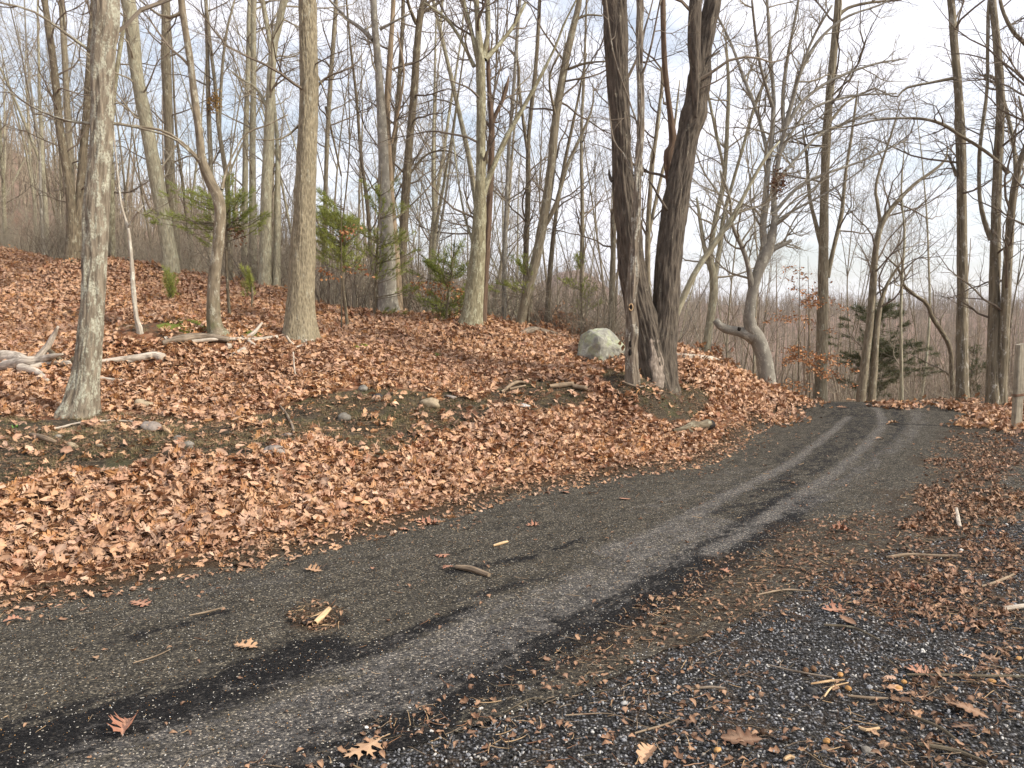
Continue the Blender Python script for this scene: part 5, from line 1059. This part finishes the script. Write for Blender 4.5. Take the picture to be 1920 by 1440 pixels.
# sticks on the lane and the gravel
SK = [([(855, 1070, 8), (885, 1076, 12), (917, 1086, 9)], M_STICK, 'dark rotten stick lying across the lane beside two pink leaves'), ([(590, 1178, 11), (603, 1166, 13), (617, 1150, 10)], M_FRESH, 'pale split wood chip on the lane, larger of the pair'),
      ([(582, 1165, 4), (600, 1160, 8), (612, 1152, 6)], M_FRESH, 'shorter split chip under the larger one'), ([(567, 1178, 7), (580, 1170, 8), (596, 1163, 6)], M_BLACK, 'blackened sliver left of the split chips'), ([(925, 1028, 4), (938, 1025, 6), (952, 1020, 4)], M_FRESH, 'small yellow wood sliver up the lane'),
      ([(355, 1159, 2), (385, 1153, 3), (420, 1143, 2)], M_STICK, 'thin straw-coloured stalk left of the wood chips'), ([(250, 1250, 2), (290, 1238, 3), (318, 1225, 2)], M_STICK, 'thin bent stalk on the left of the lane'), ([(1660, 1052, 5), (1700, 1046, 6), (1760, 1047, 5), (1800, 1048, 4)], M_STICK, 'long pale stick on the right shoulder'),
      ([(1793, 960, 6), (1796, 980, 8), (1800, 992, 6)], M_WEATH, 'short bleached stub upright in the shoulder leaves'), ([(1840, 1108, 4), (1870, 1098, 6), (1900, 1082, 5)], M_STICK, 'pale stick with a kink at the right edge'), ([(1880, 1148, 9), (1905, 1145, 9), (1935, 1141, 8)], M_WEATH, 'thick lichen-grey stick at the right edge'),
      ([(1545, 1178, 4), (1600, 1185, 5), (1650, 1205, 4)], MB['brown'], 'dark straight stick below the rosy leaves'), ([(1690, 1020, 3), (1720, 1050, 4), (1742, 1065, 4), (1744, 1085, 3), (1700, 1092, 2)], MB['brown'], 'dark hooked twig in the right debris'), ([(1590, 1316, 4), (1630, 1319, 6), (1665, 1320, 4)], M_STICK, 'bark-striped stick below the walnut husks'),
      ([(1520, 1293, 3), (1555, 1288, 5), (1583, 1284, 3)], M_FRESH, 'straight tan stick left of the walnut husks'), ([(1720, 1405, 8), (1790, 1418, 10), (1850, 1440, 9)], MB['brown'], 'thick dark branch in the bottom right corner'), ([(1700, 1350, 6), (1760, 1375, 7), (1800, 1400, 6)], MB['brown'], 'dark branch above the corner one'),
      ([(1440, 1255, 2), (1500, 1268, 4), (1560, 1280, 3)], M_DEBARK, 'thin grey twig slanting across the gravel'), ([(1290, 1300, 4), (1330, 1296, 5), (1360, 1298, 5)], M_DEBARK, 'grey twig with a white stone at its end'), ([(1190, 1380, 3), (1250, 1362, 4), (1275, 1352, 3)], M_STICK, 'yellowish twig on the lower gravel'),
      ([(1700, 1270, 5), (1790, 1275, 6), (1925, 1282, 6)], MB['brown'], 'long dark stick reaching the right edge'), ([(1420, 1120, 3), (1470, 1110, 4), (1520, 1112, 3)], M_STICK, 'thin brown stalk where lane meets shoulder'), ([(1545, 1318, 3), (1560, 1300, 4), (1590, 1290, 3)], M_FRESH, 'curved tan tendril by the straight tan stick'),
      ([(1610, 1372, 5), (1625, 1378, 7), (1648, 1374, 5)], M_FRESH, 'angular chip of wood below the striped stick'), ([(1490, 1432, 6), (1480, 1430, 9), (1470, 1436, 6)], M_FRESH, 'square pale chip at the bottom edge'), ([(1060, 1350, 2), (1140, 1345, 3), (1200, 1362, 2)], M_STICK, 'long fine stalk on the dark gravel'), ([(945, 1345, 2), (1000, 1318, 3), (1050, 1330, 2)], MB['brown'], 'thin dark stalk near the lane edge')]
for pl, mt, lab in SK:
    o0 = Vector((*flat(pl[0][0], pl[0][1]), 0)); o0.z = gh(o0.x, o0.y); V, F, A = [], [], []; q = []
    for a, b, c in pl:
        f = flat(a, b); r = c / 2880 * f[1]; q.append((f[0], f[1], gh(*f) + r * .8 + .016, r))
    stem(V, F, A, 0, q, 7, .012, o0, rough=.002); o = link('wood_chip' if 'chip' in lab or 'sliver' in lab else 'stick', stems_mesh('stick', V, F, A, False), mt); o.location = o0; tag(o, lab, 'stick' if o.name.startswith('stick') else 'wood chip', 'sticks and chips on the lane and gravel')
# husks
HK = [(1575, 1275, 1, 'open orange husk below the straight tan stick'), (1702, 1348, 0, 'striped brown walnut beside the smooth black stone'), (1715, 1283, 0, 'dark walnut with a hole beside the coral leaf'), (1695, 1286, 1, 'orange half husk left of the dark walnut'), (1590, 1302, 1, 'small orange husk among curled scraps'), (1685, 1300, 1, 'tan half husk beneath the dark walnut'),
      (1590, 1410, 0, 'round brown nut at the bottom right'), (1550, 1400, 1, 'pinkish husk piece left of the round nut'), (1790, 1180, 0, 'black nut in the debris belt'), (1900, 1188, 0, 'brown nut pair piece at the right edge'), (1910, 1240, 1, 'pale orange husk at the right edge'), (1525, 1262, 0, 'dark nut left of the open orange husk'),
      (1860, 1290, 1, 'orange split husk right of the long dark stick'), (1430, 1385, 0, 'dull brown nut in the lower gravel'), (1345, 1418, 1, 'amber husk at the bottom edge'), (1510, 1265, 0, 'black nut touching its darker neighbour')]
for i, (px, py, op, lab) in enumerate(HK):
    f = flat(px, py); o = link('nut_husk' if op else 'walnut', lump('nut', 70 + i, .017, .013, .009 if op else .014, 2, .12), M_CAP if op else M_NUT); o.location = (f[0], f[1], gh(*f) + .022); o.rotation_euler = (R.uniform(-.4, .4), 0, R.uniform(0, 6)); tag(o, lab, 'nut', 'nuts and husks on the gravel')
# moss cushions
def moss(px, py, wp, hp, lab):
    q = on(px, py); k = q.y / 1440; rx = wp * k / 2; ry = max(hp * k * 5, .12); n_ = 40; V = []
    gx_, gy_ = np.meshgrid(np.linspace(-1, 1, n_), np.linspace(-1, 1, n_)); x = q.x + gx_ * rx; y = q.y + gy_ * ry
    nz = fbm(x * 9, y * 9, 3); hgt = np.clip(1 - gx_ ** 2 - gy_ ** 2 + (fbm(x * 4, y * 4, 8) - .5) * 1.6, -.5, 1) * .06 + (nz - .5) * .03; z = H(x, y) + hgt
    I = np.arange(n_ * n_).reshape(n_, n_); F = np.stack([I[:-1, :-1], I[:-1, 1:], I[1:, 1:], I[1:, :-1]], -1).reshape(-1, 4)
    V = np.stack([x - q.x, y - q.y, z - q.z], -1).reshape(-1, 3); o = link('moss_patch', mk('moss_patch', V, [F]), M_MOSS); o.location = q; tag(o, lab, 'moss')
for a in ((352, 607, 90, 13, 'bright green moss cushion left of the crooked tree foot'), (470, 634, 60, 6, 'thin moss streak between the crooked and big straight trees'), (820, 672, 46, 8, 'small moss patch on the leaf slope right of the middle'), (672, 652, 40, 5, 'dull moss streak below the smooth grey tree'), (640, 625, 40, 5, 'moss smear right of the big straight tree')): moss(*a)

# pines
def needles(C, D, n, ln, wd):
    C = np.repeat(C, n, 0); D = np.repeat(D, n, 0); m = len(C); v = rng.normal(0, 1, (m, 3)); v -= (v * D).sum(1)[:, None] * D; v /= np.linalg.norm(v, axis=1)[:, None] + 1e-9
    a = rng.uniform(.35, 1.25, m)[:, None]; dr = D * np.cos(a) + v * np.sin(a); b = C + D * rng.uniform(-.05, .05, m)[:, None]; t = b + dr * (ln * rng.uniform(.5, 1.25, m))[:, None]
    w_ = np.cross(dr, rng.normal(0, 1, (m, 3))); w_ /= np.linalg.norm(w_, axis=1)[:, None] + 1e-9; V = np.stack([b - w_ * wd, b + w_ * wd, t], 1).reshape(-1, 3)
    return V, np.arange(m * 3).reshape(-1, 3)
def pine(name, lab, base, top, Y, boxes, mat=M_NEEDLE, ln=.085, nd=22, tp=90):
    """boxes: photo areas (x,y,w,h) of foliage clumps; each gets a branch from the stem and many tufts"""
    b = P(base[0], base[1], Y); gz = gh(b.x, Y); org = Vector((b.x, Y, gz)); root = empty(name, org, lab, 'tree'); t = P(top[0], top[1], Y); V, F, A = [], [], []
    b3 = Vector((b.x, Y, min(gz, b.z) - .3)); m_ = b3.lerp(t, .5) + Vector((R.gauss(0, .05), 0, 0)); stem(V, F, A, 0, [(*b3, .035), (*m_, .024), (*t, .006)], 8, .2, org); link('trunk', stems_mesh('trunk', V, F, A), MB['brown'], root)
    tb = Tubes(org); C, D = [], []
    for (x, y, w_, h) in boxes:
        for _ in range(max(3, int(w_ * h / tp))):
            yy = Y + R.gauss(0, w_ / 2880 * Y); e = P(x + R.gauss(0, w_ / 2.4), y + R.gauss(0, h / 2.6), yy); s0 = b3.lerp(t, min(1, max(.05, (e.z - .25 - b3.z) / max(.1, t.z - b3.z)))); mid = s0.lerp(e, .55) + Vector((0, 0, -.05))
            pts_ = [s0, s0.lerp(mid, .5), mid, mid.lerp(e, .5), e]; tb.add(pts_, [.008, .007, .006, .004, .002], 4); dr = (e - mid).normalized()
            for f in (0, .07, .14, .22):
                for sgn in (-1, 0, 1):
                    if R.random() < .25: continue
                    sd_ = Vector((-dr.y, dr.x, 0)) * sgn; c = e - dr * f * 1.2 + sd_ * (.05 + f * .6) + Vector((0, 0, R.gauss(0, .02))); C.append(tuple(c - org)); D.append(tuple((dr + sd_ * .7 + Vector((0, 0, .1))).normalized()))
    link('branches', tb.mesh('branches', False), MB['brown'], root)
    V, F = needles(np.array(C), np.array(D), nd, ln, .0032 if Y < 18 else .005); link('foliage', mk('foliage', V, [F], None, False), mat, root)
pine('young_pine', 'young pine spreading green sprays behind the crooked tree', (432, 560), (428, 325), 14, [(370, 372, 70, 30), (380, 400, 50, 20), (455, 370, 70, 26), (440, 405, 60, 20), (360, 420, 40, 14), (430, 335, 20, 12), (395, 440, 40, 14), (470, 420, 40, 14), (300, 400, 70, 14)], tp=150)
pine('young_pine', 'bushy bright young pine right of the big straight tree', (655, 610), (640, 330), 14.5, [(630, 410, 60, 40), (650, 440, 50, 26), (610, 460, 50, 26), (600, 400, 30, 60), (660, 405, 30, 20), (640, 475, 50, 20), (605, 375, 24, 30)], tp=110)
pine('young_pine', 'slender young pine wrapping the smooth grey trunk', (700, 600), (716, 310), 16, [(715, 345, 40, 24), (730, 385, 50, 20), (690, 375, 40, 16), (715, 430, 60, 22), (750, 440, 50, 20), (740, 470, 60, 20), (695, 460, 40, 16), (750, 500, 50, 20), (735, 585, 30, 14), (775, 540, 40, 16)], tp=170)
pine('young_pine', 'pale airy young pine left of the candelabra tree', (830, 620), (855, 430), 15.5, [(855, 455, 30, 20), (840, 480, 60, 20), (800, 490, 50, 18), (830, 510, 70, 20), (865, 500, 50, 16), (825, 560, 50, 26), (855, 565, 60, 22), (870, 545, 30, 16), (820, 585, 40, 20)], tp=150)
pine('pine_seedling', 'little pine with one flat green spray right of the candelabra tree', (990, 618), (988, 470), 17, [(985, 482, 40, 12), (970, 492, 20, 8), (945, 530, 60, 12)], tp=90)
pine('pine_seedling', 'little pine with a green spray left of the boulder', (1092, 630), (1088, 470), 18, [(1085, 522, 44, 12), (1095, 535, 36, 10), (1080, 480, 26, 12), (1120, 560, 40, 10)], tp=110)
pine('pine_seedling', 'low bushy seedling at the crest left of the crooked tree', (320, 540), (318, 500), 17, [(315, 515, 26, 18), (325, 530, 30, 14)], tp=60)
pine('pine_seedling', 'low seedling at the crest right of the crooked tree', (468, 545), (468, 500), 16, [(468, 512, 24, 16), (460, 528, 24, 14)], tp=70)
pine('dark_cedar', 'broad dark cedar down the slope behind the right-hand forked trunk', (1645, 775), (1640, 545), 23, [(1625, 590, 60, 40), (1660, 580, 60, 30), (1640, 640, 100, 36), (1680, 660, 90, 30), (1625, 680, 70, 30), (1690, 700, 90, 26), (1640, 720, 80, 26), (1700, 650, 50, 20), (1600, 665, 40, 20)], M_CEDAR, .13, 22, 110)
pine('young_cedar', 'pale thin cedar between the shaggy trunks at the right', (1835, 770), (1830, 620), 19.5, [(1830, 650, 34, 24), (1828, 690, 44, 26), (1832, 725, 44, 22)], M_CEDAR, .1, 14, 180)

# small leafy saplings keeping orange leaves, and clumps of dead leaves in the trees
def leafcloud(name, org, pts_, size, mat, root, lc=None):
    VV, FF, LCs, n0 = [], [], [], 0
    for p in pts_:
        s = size * R.uniform(.6, 1.2); M = np.array(Matrix.Translation(Vector(p) - Vector(org)) @ Euler((R.gauss(0, .8), R.gauss(0, .8), R.uniform(0, TAU))).to_matrix().to_4x4())
        V = np.array([(-.3, 0, .04), (0, -.5, 0), (.3, 0, .05), (0, .5, .03), (0, 0, -.03)]) * s; VV.append(V @ M[:3, :3].T + M[:3, 3]); FF += [(n0, n0 + 1, n0 + 4), (n0 + 1, n0 + 2, n0 + 4), (n0 + 2, n0 + 3, n0 + 4), (n0 + 3, n0, n0 + 4)]; LCs += [R.random()] * 5; n0 += 5
    return link(name, mk(name, np.vstack(VV), [np.array(FF)], {'lc': np.array(LCs), 'vein': np.zeros(n0)}, False), mat, root)
def leafy(lab, base, top, Y, sprays, size=.075, den=1.0):
    den *= 1.6
    b = P(*base, Y); gz = gh(b.x, Y); org = Vector((b.x, Y, gz)); root = empty('leafy_sapling', org, lab, 'tree'); t = P(*top, Y); tb = Tubes(org); b3 = Vector((b.x, Y, min(gz, b.z) - .3))
    tb.add([b3, b3.lerp(t, .3), b3.lerp(t, .6), t], [.018, .014, .01, .004], 6); link('trunk', tb.mesh('trunk'), MB['brown'], root); tb = Tubes(org); L_ = []
    for (x0, y0, x1, y1) in sprays:
        yy = Y + R.uniform(-.8, .8); p0 = P(x0, y0, Y); p1 = P(x1, y1, yy); k = 7; pl = [p0.lerp(p1, i / k) + Vector((0, R.gauss(0, .03), R.gauss(0, .03))) for i in range(k + 1)]; tb.add(pl, [.006 * (1 - .8 * i / k) for i in range(k + 1)], 4)
        for i in range(1, k + 1):
            for _ in range(3):
                e = pl[i] + Vector((R.gauss(0, .16), R.gauss(0, .16), R.gauss(.0, .05))); tb.add([pl[i], pl[i].lerp(e, .5), e], [.002, .0017, .001], 3)
                for _ in range(int(4 * den)): L_.append(tuple(pl[i].lerp(e, R.random()) + Vector((R.gauss(0, .04), R.gauss(0, .04), -.03 + R.gauss(0, .03)))))
    link('branches', tb.mesh('branches', False), TW_D, root); leafcloud('foliage', org, L_, size, M_ORANGE, root)
leafy('sapling holding flat sprays of orange leaves, right of the beech', (1497, 745), (1500, 470), 17.0, [(1498, 660, 1590, 715), (1498, 660, 1470, 680), (1497, 668, 1570, 668), (1498, 650, 1600, 690), (1497, 670, 1545, 700), (1498, 655, 1480, 655), (1499, 560, 1540, 570)])
leafy('sapling with thin upper sprays of orange leaves behind the straight rough trunk', (1520, 748), (1515, 480), 18.2, [(1517, 560, 1470, 515), (1517, 560, 1540, 530), (1516, 540, 1590, 580), (1517, 600, 1450, 590), (1517, 590, 1440, 600), (1516, 610, 1560, 620), (1516, 520, 1480, 500)], den=.6)
leafy('oak sapling with rusty leaves left of the candelabra tree', (815, 622), (805, 470), 16, [(812, 540, 870, 545), (812, 545, 780, 530), (811, 530, 850, 535), (812, 550, 860, 560)], den=.7)
leafy('thin sapling with few rusty leaves right of the big straight tree', (640, 640), (640, 380), 13.5, [(640, 520, 600, 505), (640, 500, 690, 505), (640, 440, 660, 425)], den=.4)
leafy('low sprig with orange leaves in front of the beech foot', (1485, 752), (1487, 690), 16.2, [(1486, 715, 1510, 730), (1486, 720, 1460, 728)], den=.5)
for px, py, Y, s, mt, lab in ((402, 190, 19.9, .15, M_YELLOW, 'clump of yellowed dead leaves caught in the thin forked trunk'), (1460, 343, 15.3, .13, M_LEAFB, 'brown leaf nest lodged in the beech limbs'), (447, 432, 14, .1, M_LEAFB, 'few curled brown leaves hanging in the young pine')):
    c = P(px, py, Y); o = leafcloud('leaf_clump', c, [tuple(c + Vector((R.gauss(0, s * .6), R.gauss(0, s * .6), R.gauss(0, s * .9)))) for _ in range(330 if s > .11 else 90)], .065, mt, None); o.location = c; tag(o, lab, 'leaf clump', kind='stuff')

# fence post and the rusty gate edge beside it
p0 = P(1905, 806, 11.75); p1 = P(1914, 645, 11.75); gz = gh(p0.x, 11.75); org = Vector((p0.x, 11.75, gz)); root = empty('fence_post', org, 'leaning square wooden post at the right edge of the picture', 'fence post')
V, F, A = [], [], []; h_ = .056; pr_ = []
for k, t in enumerate(np.linspace(0, 1, 14)):
    c = Vector((p0.x, 11.75, gz - .3)).lerp(p1, t) - org
    for (sx, sy) in ((-1, -.8), (-.8, -1), (.8, -1), (1, -.8), (1, .8), (.8, 1), (-.8, 1), (-1, .8)): V.append((c.x + sx * h_ * (1 + R.gauss(0, .015)), c.y + sy * h_ * (1 + R.gauss(0, .015)), c.z + (.015 * sx if k == 13 else 0))); A.append((sx * h_, sy * h_, c.z))
I = np.arange(14 * 8).reshape(14, 8); Fq = np.stack([I[:-1], np.roll(I[:-1], -1, 1), np.roll(I[1:], -1, 1), I[1:]], -1).reshape(-1, 4); cp = np.array([(104, 105, 106, 107), (104, 107, 108, 111), (111, 108, 109, 110)])
link('post', mk('post', np.array(V), [Fq, cp], {'bk': np.array(A)}, False), M_POST, root)
tb = Tubes(); c = P(1909, 741, 11.75) - org
for dz in (0, .02): tb.add([c + Vector((sx * .064, sy * .064, dz + .01 * sx)) for sx, sy in ((-1, -1), (1, -1), (1, 1), (-1, 1), (-1, -1))], [.004] * 5, 5)
link('wire_tie', tb.mesh('wire_tie'), M_RUST, root)
g0 = Vector((8.35, 12.2, gh(8.35, 12.2))); root = empty('rusty_gate', g0, 'rusty metal gate edge just behind the wooden post', 'gate')
dv = Vector((.86, .5, 0)).normalized()
for z_ in (.12, .42, .62): tb = Tubes(); tb.add([Vector((0, 0, z_)), dv * .9 + Vector((0, 0, z_)), dv * 1.8 + Vector((0, 0, z_))], [.02] * 3, 8); link('rail', tb.mesh('rail'), M_RUST, root)
for x_ in (-.08, 0.0, .9, 1.8): tb = Tubes(); tb.add([dv * x_ + Vector((0, 0, -.2)), dv * x_ + Vector((0, 0, .3)), dv * x_ + Vector((0, 0, .72))], [.022] * 3, 8); link('upright', tb.mesh('upright'), M_RUST, root)
f = on(28, 808); o = leafcloud('green_sprig', f, [tuple(f + Vector((R.gauss(0, .015), R.gauss(0, .01), .03 + R.random() * .02))) for _ in range(4)], .05, M_GREENLEAF, None); o.location = f; tag(o, 'single fresh green sprig on the soil at the far left', 'plant')
